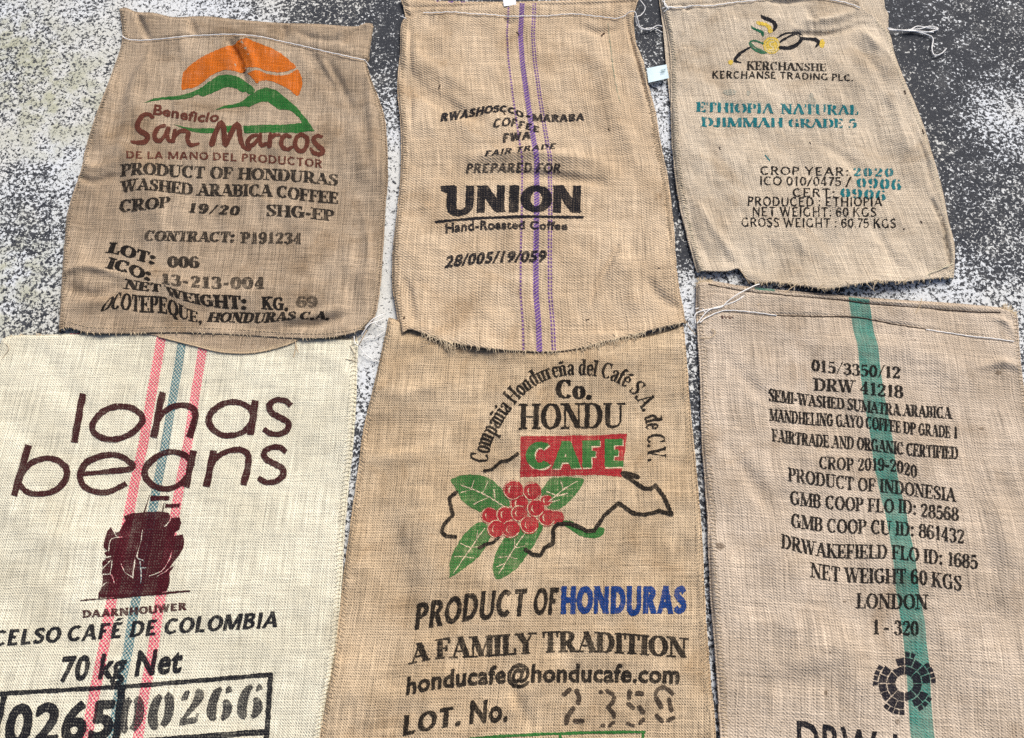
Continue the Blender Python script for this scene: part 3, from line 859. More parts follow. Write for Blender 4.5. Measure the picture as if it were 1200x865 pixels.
        nz = (b[:, 0] - a[:, 0]) * (c[:, 1] - a[:, 1]) - (b[:, 1] - a[:, 1]) * (c[:, 0] - a[:, 0])
        t[nz < 0] = t[nz < 0][:, ::-1]
        ob = new_mesh(name, P, t, self.ink(col, amount, wear), self.root, uv=self.uv(P[:, 0], P[:, 1]))
        if label: ob["label"] = label
        return ob
    def text(self, txt, base, hgt, style='serif', col=BLACK, amount=1.0, wear=.35, lean=0.0, up=None, weight=0.0, track=0.0, level=2, name="printed_lettering", L=5.0):
        if style == 'sans': tv, tf = set_sans(txt, weight, 1.0 + track)
        else: tv, tf = set_type(txt, style, track)
        return self.decal(name, lay(tv, base, hgt, lean, up), tf, col, amount, wear, level, L)
    def strokes(self, name, lst, col, amount=1.0, wear=.35, level=2, smooth=True, label=None, scale=1.0, org=(0, 0), L=5.0, caps=True):
        """lst: (points, width) pairs, widths may vary along the line"""
        if len(lst) > 1 and name not in ('printed_lettering', 'printed_veins', 'printed_highlight'):
            for i, q in enumerate(lst): self.strokes(name, [q], col, amount, wear, level + .12 * i, smooth, label, scale, org, L)
            return
        polys = []
        for pts, w in lst:
            p = np.array(pts, float) / scale + np.array(org)
            n = max(6, int(np.linalg.norm(np.diff(p, axis=0), axis=1).sum() / 2.2))
            c = crom(p, n) if smooth and len(p) > 2 else resample(p, n)
            ww = np.interp(np.linspace(0, 1, n), np.linspace(0, 1, len(w)), w) if hasattr(w, '__len__') else np.full(n, w)
            polys += quads_of(c, ww / scale)
            for e, k in ((c[0], ww[0]), (c[-1], ww[-1])) if caps else (): polys.append(circle(e[0], e[1], k / scale * .48, n=10))
            if not smooth:
                for e in p[1:-1]: polys.append(circle(e[0], e[1], np.mean(ww) / scale * .5, n=10))
        v, f = union(polys)
        return self.decal(name, v, f, col, amount, wear, level, L, label)
    def fill(self, name, plist, col, amount=1.0, wear=.35, level=1, smooth=True, label=None, scale=1.0, org=(0, 0), L=5.0):
        if len(plist) > 1:
            for q in plist: self.fill(name, [q], col, amount, wear, level, smooth, label, scale, org, L)
            return
        polys = []
        for p in plist:
            p = np.array(p, float) / scale + np.array(org)
            polys.append(poly_smooth(p.tolist(), max(20, 6 * len(p))) if smooth else p)
        v, f = union(polys)
        return self.decal(name, v, f, col, amount, wear, level, L, label)
    def thread(self, name, px, mat, r=.0011, lift=.0006, wob=.5, n=None, label=None):
        """a sewn thread lying on the cloth"""
        n = n or max(20, int(np.abs(np.diff(np.array(px)[:, 0])).sum() / 1.6))
        p = crom(px, n)
        p[:, 1] += np.sin(np.arange(n) * .9 + self.seed) * wob * .5 + np.sin(np.arange(n) * .23) * wob * .5
        c = Cords(); c.add(on_cloth(p, self.h, lift + r * .6), r, 6)
        ob = c.build(name, mat, self.root)
        if label: ob["label"] = label
        return ob
    def loose(self, pxz, mat, r=.0009, name="loose_thread", n=40):
        """free threads; every point is (x, y, height in metres)"""
        for q in pxz:
            c = Cords()
            p = crom(np.array(q, float), n)
            xy = on_plane(p[:, :2], np.maximum(p[:, 2], r))
            c.add(np.column_stack([xy, np.maximum(p[:, 2], r)]), r, 5)
            c.build(name, mat, self.root)
    def seam(self, side, mat, pitch=.0072, inset=.011, r=.0008, rope=.0024, v0=0.0, v1=1.0):
        """rolled edge with overlock stitches"""
        n = int(self.ll * (v1 - v0) / .006)
        v = np.linspace(v0, v1, n)
        s = np.random.default_rng(self.seed + (3 if side == 'left' else 9))
        k = np.array([.0] * n) if side == 'left' else np.ones(n)
        p = self.surf(k, v); p[:, 2] += .0012
        p[:, 0] += s.normal(0, .0004, n)
        ro = Cords(); ro.add(p, rope, 8)
        ob = ro.build("side_seam", self.mat, self.root)
        ob.data.uv_layers[0].data.foreach_set("uv", (np.array([self.uv(*ob.data.vertices[l.vertex_index].co[:2]) for l in ob.data.loops])).astype(np.float32).ravel())
        m = int(self.ll * (v1 - v0) / pitch)
        vv = np.repeat(np.linspace(v0, v1, m), 3)[:, None]
        vv = vv[:, 0] + np.tile([0, .0, .55], m) * pitch / self.ll
        dd = np.tile([-.0008, .45, 1.0], m) * inset * s.uniform(.75, 1.15, 3 * m)
        d = np.clip(dd, 0, 1) / self.lw
        u = d if side == 'left' else 1 - d
        q = self.surf(u, np.clip(vv, 0, 1)); q[:, 2] += np.tile([.0006, .0009, .0004], m)
        out = np.where(dd < 0, 1, 0)
        q[:, 0] += (-1 if side == 'left' else 1) * out * .0022
        st = Cords(); st.add(q, r, 4)
        return st.build("overlock_stitches", mat, self.root)
    def running(self, v_of, mat, u0=.02, u1=.98, pitch=.009, r=.0008, name="hem_stitches"):
        """short separate stitches along a hem; v_of(u) gives the distance down"""
        c = Cords(); n = int(self.lw * (u1 - u0) / pitch)
        for i in range(n):
            a = u0 + (u1 - u0) * i / n; b = a + (u1 - u0) / n * .62
            u = np.linspace(a, b, 4)
            p = self.surf(u, np.array([v_of(x) for x in u])); p[:, 2] += [.0, .0011, .0011, .0]
            c.add(p, r, 4)
        return c.build(name, mat, self.root)
    def fringe(self, n, mat, u0=0, u1=1, length=(3, 9), spread=.5, r=.0005, down=.004, edge='bottom', name="frayed_fibres", density=None):
        s = np.random.default_rng(self.seed + 77 + n)
        c = Cords()
        for i in range(n):
            u = s.uniform(u0, u1)
            st = self.surf(np.array([u]), np.array([1.0 if edge == 'bottom' else 0.0]))[0]
            p0 = to_px(st[0], st[1], st[2])
            L = s.uniform(*length); a = s.normal(0, spread)
            sg = 1 if edge == 'bottom' else -1
            e = p0 + np.array([math.sin(a), sg * math.cos(a)]) * L
            mid = (p0 + e) / 2 + s.normal(0, .18 * L, 2)
            z = [st[2] + .0002, st[2] + s.uniform(.0, .002), max(.002, st[2] - s.uniform(0, down) * .5)]
            p = crom(np.array([[*(p0 - [0, sg * 1.0]), z[0]], [*mid, z[1]], [*e, z[2]]]), 6)
            c.add(np.column_stack([on_plane(p[:, :2], p[:, 2]), p[:, 2]]), r * 1.25, 5, r * .8)
        ob = c.build(name, M_FIBRE, self.root); ob["kind"] = "stuff"
        return ob
# ------------------------------------------------------------------ threads
M_WHITE = cord_mat("white_cotton_thread", (.86, .85, .82), .08)
M_PALE = cord_mat("pale_jute_thread", (.60, .47, .31), .3)
M_TAN = cord_mat("tan_jute_fibre", (.55, .42, .27), .3)
M_GREY = cord_mat("grey_jute_fibre", (.56, .48, .36), .3)
M_CREAM = cord_mat("cream_thread", (.66, .60, .44), .2)
M_FIBRE = cord_mat("loose_jute_fibre", (.66, .54, .37), .2)
M_CREASE_SHADE = cord_mat("crease_shade_brown", (.07, .045, .03), .4)  # dark colour standing in for the shade inside hem creases

mm = .001
# ================================================================== lower left: cream sack with pink and teal stripes
D = Sack("cream jute sack with pink and teal woven stripes and dark maroon lettering",
  {'top': [(2,398),(15,393),(60,392),(140,389),(300,389),(400,396),(418,399)],
   'bottom': [(-190,1130),(80,1132),(345,1130)],
   'left': [(2,398),(-25,500),(-55,650),(-110,870),(-190,1130)],
   'right': [(418,399),(415,465),(409,540),(401,620),(396,690),(388,775),(371,865),(340,1130)]},
  dict(base=(.715,.678,.530), dark=(.63,.59,.45), pitch=.0052, twill=.1, holes=.38, grain=.8, stain=.22, fleck=.3, seed=1.3,
       stripes=[(-.047,.0105,(.68,.05,.12),'check'),(0,.0097,(.008,.13,.17),'check'),(.0475,.0100,(.68,.06,.13),'check')]),
  base=.0100, wav=(.0024,.0005), seed=11, slope=.0,
  axis=[(214,395),(204,456),(193.5,524),(183,571),(159.5,702),(150.5,761),(138,822),(132.6,858),(80,1130)],
  wrinkles=[([(20,405),(60,430),(90,470)],.02,-.0015),([(330,400),(400,430),(412,520)],.02,.0015),
            ([(20,640),(90,630),(160,650)],.03,.0012),([(230,700),(300,650),(390,640)],.025,-.0012)])
# ================================================================== lower middle: tan sack with coffee cherries
E = Sack("tan jute sack printed with red coffee cherries, green leaves and a map outline",
  {'top': [(456,372),(480,378),(550,385),(650,392),(740,394),(775,389),(800,380)],
   'bottom': [(345,1130),(600,1134),(848,1130)],
   'left': [(456,372),(443,430),(427,500),(419,560),(410,620),(404,665),(399,710),(391,770),(374,868),(345,1130)],
   'right': [(802,378),(806,410),(812,500),(823,610),(828,720),(834,800),(840,868),(848,1130)]},
  dict(base=(.555,.428,.282), dark=(.45,.332,.205), pitch=.0050, twill=0, holes=.62, grain=1.05, stain=.6, fleck=.25, seed=4.1),
  base=.0105, wav=(.0044,.0009), seed=12, slope=.0,
  axis=[(640,380),(632,600),(612,870),(596,1130)],
  wrinkles=[([(790,430),(762,500),(738,590),(700,680)],.020,-.004),([(805,470),(782,540),(760,610),(723,690)],.02,.003),
            ([(700,680),(650,745),(590,790),(530,850),(510,880)],.018,-.004),([(722,700),(672,767),(612,814),(552,875)],.018,.0028),
            ([(430,455),(470,462),(520,450)],.02,.003),([(425,500),(470,512),(530,498)],.026,-.006),
            ([(420,540),(470,535),(520,515)],.02,.002),([(410,640),(450,655),(500,640)],.03,-.002),
            ([(620,850),(600,800),(610,770)],.012,-.0025),([(800,640),(815,720),(822,830)],.016,-.002),
            ([(450,380),(475,400),(520,410)],.02,.002),([(425,600),(460,640),(470,700),(440,760)],.04,-.005),([(560,400),(640,425),(760,410)],.03,.003),([(470,540),(500,610),(490,690)],.045,.003)])
# ================================================================== lower right: grey-tan sack with one green stripe
F = Sack("grey-tan jute sack with one broad green stripe and many lines of black lettering",
  {'top': [(818,331),(828,328),(870,335),(930,341),(985,346),(1050,351),(1100,354),(1150,358),(1180,362),(1192,370)],
   'bottom': [(868,1130),(1090,1134),(1312,1130)],
   'left': [(818,331),(818,380),(822,450),(823,500),(828,570),(832,640),(837,730),(842,800),(846,868),(868,1130)],
   'right': [(1192,370),(1196,420),(1201,460),(1215,560),(1240,700),(1268,870),(1312,1130)]},
  dict(base=(.530,.440,.342), dark=(.44,.356,.266), pitch=.0056, twill=.75, holes=.3, grain=1.1, stain=.5, fleck=.9, seed=7.7,
       stripes=[(0,.0222,(.016,.185,.145),'band')]),
  base=.0110, wav=(.0040,.0007), seed=13, slope=-.06,
  axis=[(1006.7,350),(1010.7,373),(1016.7,413),(1021.7,463),(1030,503),(1036.7,547),(1046.7,587),(1050,596.7),(1056.7,640),(1063,690),(1071.7,736.7),(1076.7,783),(1080,836.7),(1100,1130)],
  wrinkles=[([(826,331),(870,341),(930,347),(985,351),(1020,356),(1130,365),(1186,366)],.0036,-.0042,False),
            ([(822,328),(870,337),(985,347),(1100,356),(1180,362)],.006,.003,False),
            ([(822,372),(850,365),(900,369),(1000,371),(1050,380),(1120,391),(1190,400)],.0034,-.0034,False),
            ([(838,400),(865,440),(905,470)],.016,-.003),([(848,420),(875,455)],.012,.002),
            ([(850,520),(880,560),(905,600)],.016,-.003),([(1150,430),(1175,425),(1198,432)],.01,.003),
            ([(850,740),(910,730),(960,745)],.03,.0025),([(860,790),(920,800),(960,790)],.022,-.0022),
            ([(1130,500),(1150,620),(1190,760)],.03,-.002),([(1165,372),(1180,378),(1188,392)],.008,.003),([(860,620),(890,680),(870,760)],.035,-.004),([(960,400),(1060,410),(1140,440)],.03,.003),([(1150,560),(1180,650),(1170,720)],.035,.004),([(920,790),(990,760),(1010,820)],.03,.003)])

# ================================================================== upper left: brown sack with orange sun
A = Sack("brown jute sack printed with an orange sun over green mountains",
  {'top': [(140,10),(148,9),(160,14),(180,15),(204,20),(240,19),(280,23),(330,27),(370,28),(415,31),(428,27),(437,28)],
   'bottom': [(67,387),(80,384),(103,390),(140,391),(180,390),(230,390),(290,393),(340,396),(380,396),(410,391),(425,385)],
   'left': [(140,10),(143,46),(131,85),(112,135),(100,173),(94,200),(78,250),(74,290),(70,340),(67,387)],
   'right': [(437,28),(431,66),(428,72),(434,92),(443,115),(450,140),(452,165),(452,210),(448,290),(444,335),(438,368),(425,385)]},
  dict(base=(.415,.323,.226), dark=(.325,.245,.165), pitch=.0046, twill=.05, holes=.35, grain=1.25, stain=.6, fleck=.25, seed=2.2),
  over=D, base=.0120, wav=(.0034,.0012), seed=14, slope=-.02,
  axis=[(292,25),(280,200),(255,392)],
  back={'bottom': [(69,384),(110,386),(150,389),(185,394),(225,404),(262,413),(300,413),(335,404),(352,396),(400,388),(424,382)]},
  back_base=.003, back_lift=[([(60,392),(150,394),(260,410),(330,404),(430,390)],.03,.002,False)],
  wrinkles=[([(60,388),(150,391),(260,391),(340,396),(430,388)],.032,[.003,.004,.002,.003,.004],False),
            ([(86,204),(108,213),(136,206)],.009,-.005),([(92,190),(115,198),(140,190)],.012,.003),
            ([(72,322),(103,314),(142,322)],.010,.0045),([(78,337),(112,346),(152,331)],.013,-.005),
            ([(78,362),(120,356),(160,372)],.016,.002),
            ([(268,48),(280,72),(288,98)],.008,-.006),([(280,44),(296,70),(300,95)],.010,.003),
            ([(160,14),(168,34),(175,46)],.008,-.0045),([(222,20),(226,34),(231,44)],.008,-.0045),
            ([(334,28),(332,44)],.008,-.004),([(424,32),(412,42),(404,52)],.008,-.007),([(408,30),(398,44)],.008,.004),
            ([(345,36),(370,46),(400,50)],.008,-.002),
            ([(143,44),(170,48),(230,42),(270,41),(300,43),(352,54),(390,63),(428,71)],.005,-.004,False),
            ([(360,60),(378,85),(392,110)],.016,-.006),([(383,70),(402,105),(412,130)],.010,-.003),([(375,70),(390,95)],.010,.003),
            ([(432,90),(436,140),(440,200)],.010,.003),([(155,60),(140,110),(130,170)],.018,-.007),([(175,60),(160,100)],.014,.0025),
            ([(335,384),(370,382),(405,372)],.011,-.004),([(330,374),(365,372),(400,362)],.012,.003),
            ([(425,250),(432,300),(425,350)],.012,.003),([(418,240),(420,290),(412,340)],.010,-.0025),([(110,150),(160,190),(190,260)],.03,.004),([(95,280),(150,300),(240,300)],.03,-.003),([(180,330),(260,350),(350,335)],.03,.003),([(390,180),(400,250),(385,320)],.03,-.003)])
# ================================================================== upper middle: tan sack with violet stripes
B = Sack("tan twill jute sack with a violet stripe and violet dashed lines down its middle",
  {'top': [(470,-4),(500,0),(560,2),(640,1),(700,-1),(748,-4)],
   'bottom': [(470,391),(480,386),(497,391),(515,398),(550,405),(580,409),(620,412),(650,412),(680,408),(710,400),(740,393),(770,385),(804,377)],
   'left': [(470,-4),(475,18),(470,30),(469,60),(466,100),(470,150),(470,200),(466,244),(461,285),(460,330),(464,358),(470,391)],
   'right': [(748,-4),(742,18),(745,45),(754,68),(761,102),(769,137),(773,166),(781,202),(787,240),(791,285),(794,320),(798,350),(804,377)]},
  dict(base=(.545,.425,.292), dark=(.46,.346,.226), pitch=.0060, twill=.95, holes=.22, grain=1.05, stain=.55, fleck=.85, seed=3.3,
       stripes=[(0,.0064,(.10,.035,.25),'twill'),(-.0345,.0024,(.10,.03,.20),'dash'),(.0285,.0021,(.10,.03,.22),'dash'),(.0345,.0019,(.10,.03,.22),'dash')]),
  over=E, base=.0120, wav=(.0030,.0010), seed=15, slope=.0,
  axis=[(612,4),(610,40),(612,70),(617,110),(623,150),(629,190),(629,240),(628,300),(628,345),(631,380),(632,412)],
  back_base=.003, back_lift=[([(470,392),(560,404),(650,408),(740,394),(800,382)],.03,.001,False)],
  back={'bottom': [(472,384),(500,390),(550,398),(620,404),(680,401),(740,392),(800,378)],
        'right': [(751,-4),(745,18),(746,45),(755,68),(762,102),(770,137),(774,166),(782,202),(788,240),(792,285),(795,320),(799,350),(803,375)]},
  wrinkles=[([(466,391),(480,388),(560,405),(650,411),(740,393),(806,378)],.026,[.012,.008,.001,-.001,.004,.010],False),
            ([(470,78),(492,104),(532,128),(560,140)],.016,-.0055),([(480,60),(520,90),(560,110)],.022,.003),
            ([(548,206),(600,205),(650,208),(705,214)],.013,-.0055),([(555,184),(620,182),(700,190)],.016,.004),
            ([(724,288),(712,312),(698,336),(692,358)],.005,-.004),([(732,288),(720,314),(704,342)],.007,.002),
            ([(472,5),(490,8),(540,7),(590,5),(640,5),(700,4),(745,2)],.004,-.0042,False),
            ([(474,14),(482,18),(488,12)],.006,-.004),
            ([(490,15),(530,14),(590,18),(650,18),(690,17),(724,21),(735,17)],.004,-.0024,False),
            ([(734,22),(742,60),(757,110),(770,165),(778,215)],.0045,-.0045),([(778,215),(784,260),(790,320)],.004,-.002),
            ([(680,30),(700,38),(722,34)],.010,-.0035),([(590,20),(597,28),(604,24)],.006,-.002),
            ([(762,330),(775,350),(798,362)],.012,-.003),([(476,330),(480,350),(485,378)],.008,-.004),
            ([(480,30),(481,90),(482,150)],.006,-.0025),([(480,240),(520,280),(510,350)],.03,-.003),([(700,60),(720,130),(750,190)],.03,.004),([(740,230),(730,270),(760,310)],.03,-.003),([(760,160),(772,168),(780,175)],.008,-.003)])
# ================================================================== upper right: pale sack with running figure emblem
C = Sack("pale grey-beige jute sack with teal stencilled lines and a black, yellow and green emblem",
  {'top': [(770,-42),(880,-40),(985,-38)],
   'bottom': [(819,317),(835,318),(852,318),(866,315),(874,326),(884,331),(910,331),(940,335),(962,338),(984,337),(1010,332),(1035,330),(1062,330),(1090,327),(1118,325)],
   'left': [(770,-42),(777,5),(782,30),(786,60),(787,100),(789,160),(793,210),(800,250),(808,282),(819,317)],
   'right': [(985,-38),(1012,8),(1025,18),(1035,30),(1043,39),(1050,65),(1062,96),(1073,121),(1085,152),(1092,176),(1100,202),(1107,230),(1112,257),(1119,284),(1120,302),(1118,325)]},
  dict(base=(.560,.475,.362), dark=(.475,.393,.29), pitch=.0052, twill=.7, holes=.28, grain=1.0, stain=.5, fleck=.8, seed=5.9),
  base=.0120, wav=(.0030,.0010), seed=16, slope=-.03,
  axis=[(872,-30),(905,100),(935,220),(968,337)],
  back={'left': [(766,-42),(773,5),(777,35),(780,70),(783,100),(789,160),(795,210),(802,250),(810,282),(822,315)],
        'right': [(1034,-38),(1037,8),(1041,15),(1041,30),(1043,44),(1049,65),(1061,96),(1072,121),(1084,152),(1091,176),(1099,202),(1106,230),(1111,257),(1118,284),(1119,302),(1117,323)],
        'top': [(766,-42),(880,-40),(1034,-38)],
        'bottom': [(822,314),(860,312),(880,322),(940,331),(984,333),(1035,327),(1090,324),(1117,322)]},
  wrinkles=[([(818,318),(866,318),(900,331),(960,338),(1035,330),(1118,325)],.018,[.003,.007,.004,.003,.004,.002],False),
            ([(930,38),(962,41),(985,37),(1012,27)],.0065,-.0065),([(945,27),(975,24),(1005,12)],.012,.0045),
            ([(900,2),(925,3),(945,1)],.006,-.003),([(1000,50),(1022,75),(1040,105)],.014,-.003),([(1010,38),(1030,60)],.012,.003),
            ([(800,8),(806,12),(812,9)],.006,-.003),([(948,12),(952,20),(957,26)],.008,-.003),
            ([(1092,235),(1104,262),(1108,285),(1114,312)],.0045,-.0055),([(1073,160),(1085,190),(1094,225)],.004,-.002),
            ([(804,240),(812,270),(828,300)],.012,-.0045),([(815,235),(840,275),(865,308)],.012,.003),
            ([(1024,265),(1036,285),(1045,305)],.010,-.003),([(960,170),(985,182),(1012,205)],.014,-.0025),
            ([(1040,110),(1052,140),(1060,175)],.012,.0025),([(900,280),(910,300),(915,325)],.012,-.002),([(930,275),(945,300)],.012,.002),
            ([(783,8),(830,6),(880,1),(930,-4)],.004,-.003,False),([(1000,0),(1030,20),(1040,34)],.006,.003),([(820,60),(850,120),(830,190)],.03,-.003),([(1000,120),(1030,170),(1070,230)],.03,-.0035),([(930,160),(980,200),(990,260)],.035,.003)])
# ------------------------------------------------------------------ prints: brown sack with the sun
S = A
S.fill("printed_sun", [
  [(212.7,105.3),(213.3,92),(216.7,82.7),(228.7,72),(247.3,61.3),(263.3,55),(274,52.5),(280.7,46.5),(288,44.5),(295,47.2),(305,51.5),(316.7,55.8),(330,63.3),(341.7,73),(347,79),(338,83),(326.7,84.8),(313,83),(301.7,79.3),(291,79),(287.5,82.5),(283,85.5),(268.7,82),(258,83.3),(247,88.7),(236.7,97.3),(226,102.7)],
  [(290,86),(297,83),(303,82.5),(313,86.5),(326,88.5),(338,87.2),(348.5,81.5),(351.5,86),(353.7,92),(354,100),(351.7,108.3),(348,112.5),(340,105.8),(330,100),(320,95.8),(310,94),(303,96),(301,98),(297,93)]],
  ORANGE, wear=.34, label="orange half sun above the green mountains")
S.fill("printed_mountains", [
  [(168.7,120.7),(183.3,114.7),(199.3,113.3),(215.3,110.7),(231.3,105.3),(244.7,96),(255.3,89.3),(266,87.3),(278,90),(290,97.3),(299,105.8),(293,110.8),(288,107.2),(283.3,108),(275.3,103.3),(264.7,102),(252.7,107.3),(238,112.7),(232.7,110.9),(220.7,115.3),(204.7,116.7),(186,117.3)],
  [(202.5,145.6),(215,148.7),(227.5,150.6),(248.7,150),(252,153),(248.7,155.6),(233.7,155.6),(221,153)],
  [(265,147.5),(272.5,147.5),(270,155.4),(266.5,155.4)]], GREEN, wear=.32, label="green mountain ridges under the orange sun")
S.fill("printed_mountains", [
  [(250,129.4),(263.7,123.7),(272,122.6),(281,120),(293.7,111.2),(301.7,105.8),(311.7,102.5),(321.7,105),(331.7,111.7),(346.7,125),(360,140),(369,153.3),(347.5,155.6),(316,155.2),(286,156.2),(285,147.5),(310,146.2),(335,146.2),(353.7,144.4),(350,137.5),(340,128.9),(331,128.7),(325,127.5),(315,119.6),(307.5,118.7),(298.7,121.9),(292.5,125.4),(285,124.6),(272.5,126.2),(262.5,127)]],
  GREEN, wear=.32, smooth=False)
S.text("Beneficio", [(179,133.6),(205,138),(230,142.4),(256,142)], 11, 'sans', BROWN, weight=.05, lean=.18, wear=.2)
S.strokes("printed_lettering", [
  ([(178.7,137.2),(173.7,133.9),(166,136.5),(160.8,146.5),(163.7,153),(171.5,157.5),(172.7,163),(166.5,167),(154.5,166.2)], [4.5,5,6,6,6,6.3,6,5.5,3.5]),
  ([(193,147.3),(186.5,149),(181.5,156),(182,163.3),(187.5,164.8),(193.5,158),(197,150.3)], [4,5,5.5,5.5,5,4.5,4.5]), ([(197,150),(196,160),(199,165.5),(203,164)], [5,5.2,5,4]),
  ([(205,153),(203,165.5)], [5,5.5]), ([(203,163),(209,155),(217,153.3),(220.5,157),(219.5,164),(224,170),(233,168.5)], [3.5,4.5,5,5.5,5.5,5.2,3]),
  ([(248,169),(252.5,156.5),(258,144.3),(261.5,147.5),(263,160),(264,170),(269,159.5),(276,147),(280,147.2),(281,158),(284,170),(290,175),(293,174.7)], [6.8,6.4,6,6.2,6.5,6.6,5.8,6,6.4,6.5,6.3,5.4,3.6]),
  ([(301,158.3),(296,159.3),(290.3,165),(290.8,170),(296,170.2),(302.3,163),(305,158)], [4,4.8,5.3,5.3,5,4.5,4.5]), ([(305,157.5),(304.3,165),(307,170.5),(312,168.5)], [5,5.2,5,4]),
  ([(317,157.8),(315.5,171.5)], [5,5.5]), ([(316,165),(320.5,158.7),(327.5,158.3)], [3.5,4.8,3.5]),
  ([(340,160),(334,158.6),(329.5,165),(330.6,172),(336,175),(342,172.5)], [4,5,5.5,5.5,5.2,4]),
  ([(353,157.5),(347.2,161.5),(346,170),(350,176.5),(356,176),(360,169),(359,161),(353,157.5)], 5.2),
  ([(377,160),(371,159.2),(367.3,164),(371.5,170),(378,175.5),(377,180),(369,180),(364,174)], [3.6,5,5.5,6,6,5.5,5,3.5])], BROWN, wear=.18, level=3)
S.text("DE LA MANO DEL PRODUCTOR", [(148,185.3),(200,186.5),(246,187.5),(279,189),(330,192.3),(378,196.8)], [8.3,9,9.4,9.6], 'medium_sans', BROWN, wear=.25)
S.text("PRODUCT OF HONDURAS", [(140,207.3),(168,204.5),(200,207),(240,209),(290,210.3),(340,212.5),(396,217.5)], [14.5,14,14,14,13.5,13.5,13], 'serif_bold', wear=.42, lean=.05)
S.text("WASHED ARABICA COFFEE", [(140,227),(165,222.5),(195,225),(224,228.5),(270,230),(317,230.3),(350,234.5),(396,239)], [14.5,13,14,14,14,14,14,13.5], 'serif_bold', wear=.38, lean=.05)
S.text("CROP", [(139,249),(165,246.5),(199,243)], [14.5,14,13], 'serif_bold', lean=.1)
S.text("19/20", [(221,248.5),(250,251),(280,252.5)], 11, 'slab', lean=.25, track=.12)
S.text("SHG-EP", [(312,253),(350,255),(392,259.5)], [13.5,13.5,13], 'serif_bold', lean=.02)
S.text("CONTRACT:", [(168,282),(220,283),(274,283.8)], 12, 'slab', wear=.5, lean=.18)
S.text("P191234", [(281,285),(353,286)], 13, 'slab', amount=.95, wear=.5, lean=.05, track=.05)
S.text("LOT:", [(123,296),(140,298.5),(160,305),(181,310)], [12.5,12.5,13,13], 'slab', wear=.2, lean=[.4,.2])
S.text("006", [(196,313.5),(234,313.8)], 13.3, 'slab', wear=.35)
S.text("ICO:", [(123,314.3),(145,319),(160,325),(176,329.5)], 13, 'slab', wear=.2, lean=[.4,.15])
S.text("13-213-004", [(190,332.5),(215,335.5),(250,338),(310,338.5)], [12.5,13,14,14], 'slab', amount=.95, wear=.5, track=.06)
S.text("NET WEIGHT:", [(143,338),(170,341),(188,342.5),(205,348.5),(225,355),(250,360),(289,363)], [11.5,10.5,9.5,11,13.5,16,16], 'slab', wear=.25, lean=[.3,.1,-.25,-.1,0])
S.text("KG.", [(306,362.5),(338,364.3)], 15.5, 'slab', wear=.2)
S.text("69", [(347,359.8),(372,359.8)], 12.5, 'slab', amount=.85, wear=.6)
S.text("OCOTEPEQUE,", [(115,366.5),(125,363.5),(140,362.5),(165,366),(190,367),(210,372),(226,377),(237,378.5)], [14,20,19.5,20,20,18,14,12], 'serif_bold', wear=.2, lean=[.7,.2,0,0,0,0])
S.text("HONDURAS C.A.", [(242,377),(270,377.8),(310,378),(345,374.3),(386,374.8)], [11,12,12,8.5,10.5], 'slab', wear=.25, lean=.3)
S.thread("sewing_thread", [(143,42),(150,46),(170,47.3),(200,44.5),(230,41.8),(270,40.5),(300,42.5),(330,48.5),(352,53.5),(372,58),(390,62.5),(428,70.5)], M_WHITE, r=.0014, lift=.0034, wob=.3, label="white thread sewn across below the top flap")
S.seam('left', M_PALE, inset=.014); S.seam('right', M_PALE, inset=.012, v0=.1)
S.running(lambda u: .982, M_PALE, .02, .98, pitch=.0085)
S.fringe(70, M_TAN, .02, .98, (1.5, 4), .6, down=.003)
S.fringe(60, M_TAN, .02, .98, (1, 3), .6, edge='top')
S.loose([[(428,384,.012),(436,375,.016),(443,371,.012),(450,368,.004)],[(424,392,.012),(433,380,.018),(442,377,.01),(450,373,.004)],[(437,376,.01),(442,381,.012),(450,384,.004)],
         [(422,400,.012),(430,396,.006),(441,395,.004),(452,388,.004)],[(421,407,.012),(430,417,.006),(441,423,.003),(452,425,.006)],[(415,394,.016),(416,402,.014),(423,407,.012)]], M_WHITE, r=.0011)
S.loose([[(420,406,.012),(424,398,.02),(430,387,.018)],[(346,398,.018),(346,408,.014),(344,419,.012)],[(345,398,.018),(347,406,.014),(350,415,.012)]], M_TAN, r=.0011)
S.loose([[(428,71,.012),(431,75,.006),(434,79,.002)]], M_WHITE, r=.0012)
# stitched edge of the back panel where it hangs out below
def back_edge(S, px, n, mat):
    p = crom(px, n); c = Cords()
    rr = np.random.default_rng(8)
    for i in range(n):
        q = np.array([p[i] + [rr.uniform(-.6, .6), -rr.uniform(3, 5)], p[i] + [0, -1.2], p[i] + [rr.uniform(-1, 1), rr.uniform(0, 1.6)]])
        c.add(on_cloth(crom(q, 5), S.hb, .0008), .0006, 4)
    ob = c.build("frayed_fibres", M_FIBRE, S.root); ob["kind"] = "stuff"
    c = Cords(); c.add(on_cloth(p, S.hb, .0006), .0016, 6); c.build("back_hem", M_TAN, S.root)
back_edge(A, [(186,394.5),(225,404.5),(262,413),(300,413),(335,404.5),(351,397)], 90, M_TAN)
